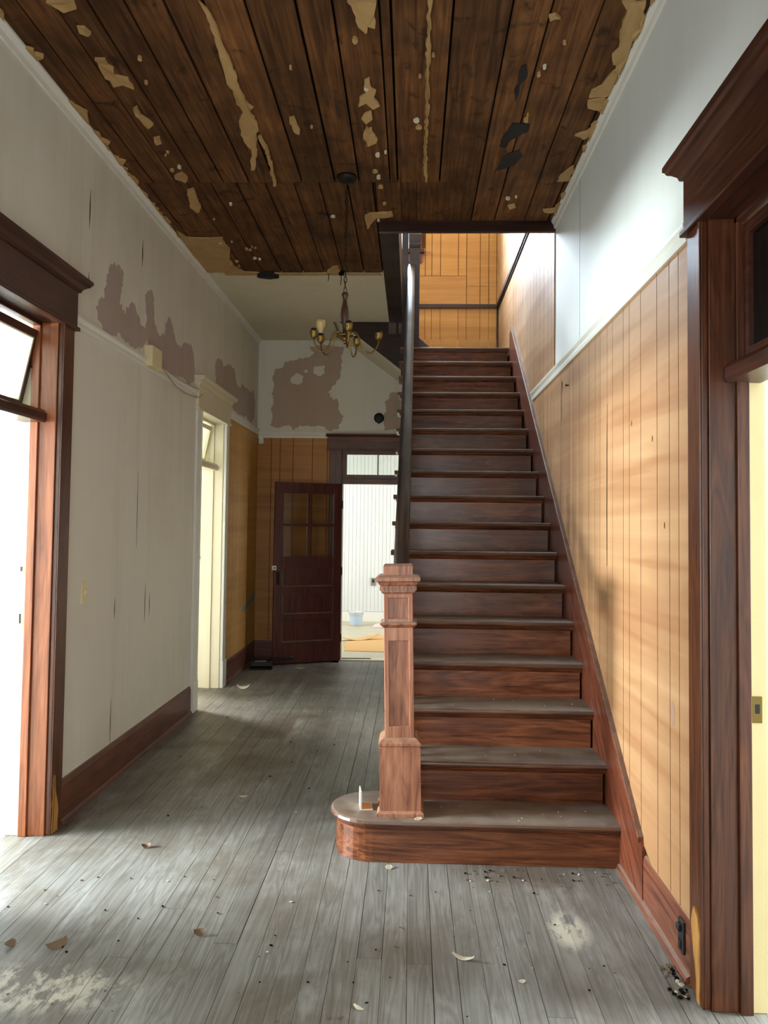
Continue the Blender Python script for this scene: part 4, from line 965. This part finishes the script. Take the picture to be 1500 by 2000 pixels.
# white door in the left room
dd = thing('white_door', 'white panelled door standing in the wall of the left room', 'door', (-3.35, 6.18, 0))
MB().box(0,.8,-.0,.015,0,2.0).build('door_slab', M['room'], dd)
for a, b in ((.1,.36),(.44,.7)):
    for c, d in ((.15,.8),(.95,1.5),(1.6,1.88)): MB().box(a, b, -.012, 0, c, d).build('panel', M['room'], dd, .006)
MB().box(-6, XL-.2, 6.185, 6.2, 0, .18).build('baseboard_left_room', M['wtrim']).__setitem__('kind', 'structure')
MB().box(XR+.18, 5, 5.785, 5.8, 0, .18).build('baseboard_right_room', M['wtrim']).__setitem__('kind', 'structure')
# upstairs hall shell
struct(MB().box(-4.4, -.14, 5.0, 8.1, ZC+.31, ZC+.46).box(-4.4, -.88, 8.1, YB, ZC+.31, ZC+.46).box(-4.4, XR+.17, 3.0, 5.40, ZC+.31, ZC+.46).build('floor_upstairs', M['dark_y']))
struct(MB().box(-4.5, XR+.2, 2.9, YB+.14, 6.4, 6.5).build('ceiling_upstairs', M['white_ceil']))
wall_y('wall_west_upstairs', -4.5, -4.4, 3.0, YB, 6.4, [(5.6,7.2,4.6,6.1)], M['white_cool'], 3.9)
wall_x('wall_south_upstairs', 2.9, 3.0, -4.4, XR+.17, 6.4, [], M['white_cool'], 3.9)
struct(MB().box(XR, XR+.17, 3.0, 5.41, 3.95, 6.4).build('wall_east_upstairs', M['white_cool']))
# window over the landing
WN[0] += 1; r = root('window_%d' % WN[0])
MB().box(-.012,.085,YB-.03,YB-.008,4.70,6.2).box(-.9,-.8,YB-.03,YB-.008,4.70,6.2).box(-.9,.085,YB-.03,YB-.008,6.1,6.2).build('window_casing', M['door'], r)
MB().box(-.93,.115,YB-.06,YB-.008,4.66,4.70).build('window_sill', M['dark'], r)
MB().box(-.9,.085,YB-.026,YB-.008,4.55,4.66).build('window_apron', M['door'], r)
MB().box(-.8,-.76,YB+.03,YB+.06,4.72,6.1).box(-.05,-.01,YB+.03,YB+.06,4.72,6.1).box(-.76,-.05,YB+.03,YB+.06,4.72,4.77).box(-.76,-.05,YB+.03,YB+.06,5.39,5.43).box(-.76,-.05,YB+.03,YB+.06,6.06,6.1).build('sash', M['wtrim'], r)
# front door behind the camera: glazed frame
WN[0] += 1; r = root('window_%d' % WN[0])
m = MB(); 
for x in (-1.2,-.68,-.15,.36): m.box(x, x+.04, -1.5, -1.45, .25, 2.7)
m.box(-1.2,.4,-1.5,-1.45,.25,.3).box(-1.2,.4,-1.5,-1.45,2.05,2.1).box(-1.2,.4,-1.5,-1.45,2.66,2.7)
m.build('sash', M['trim'], r)
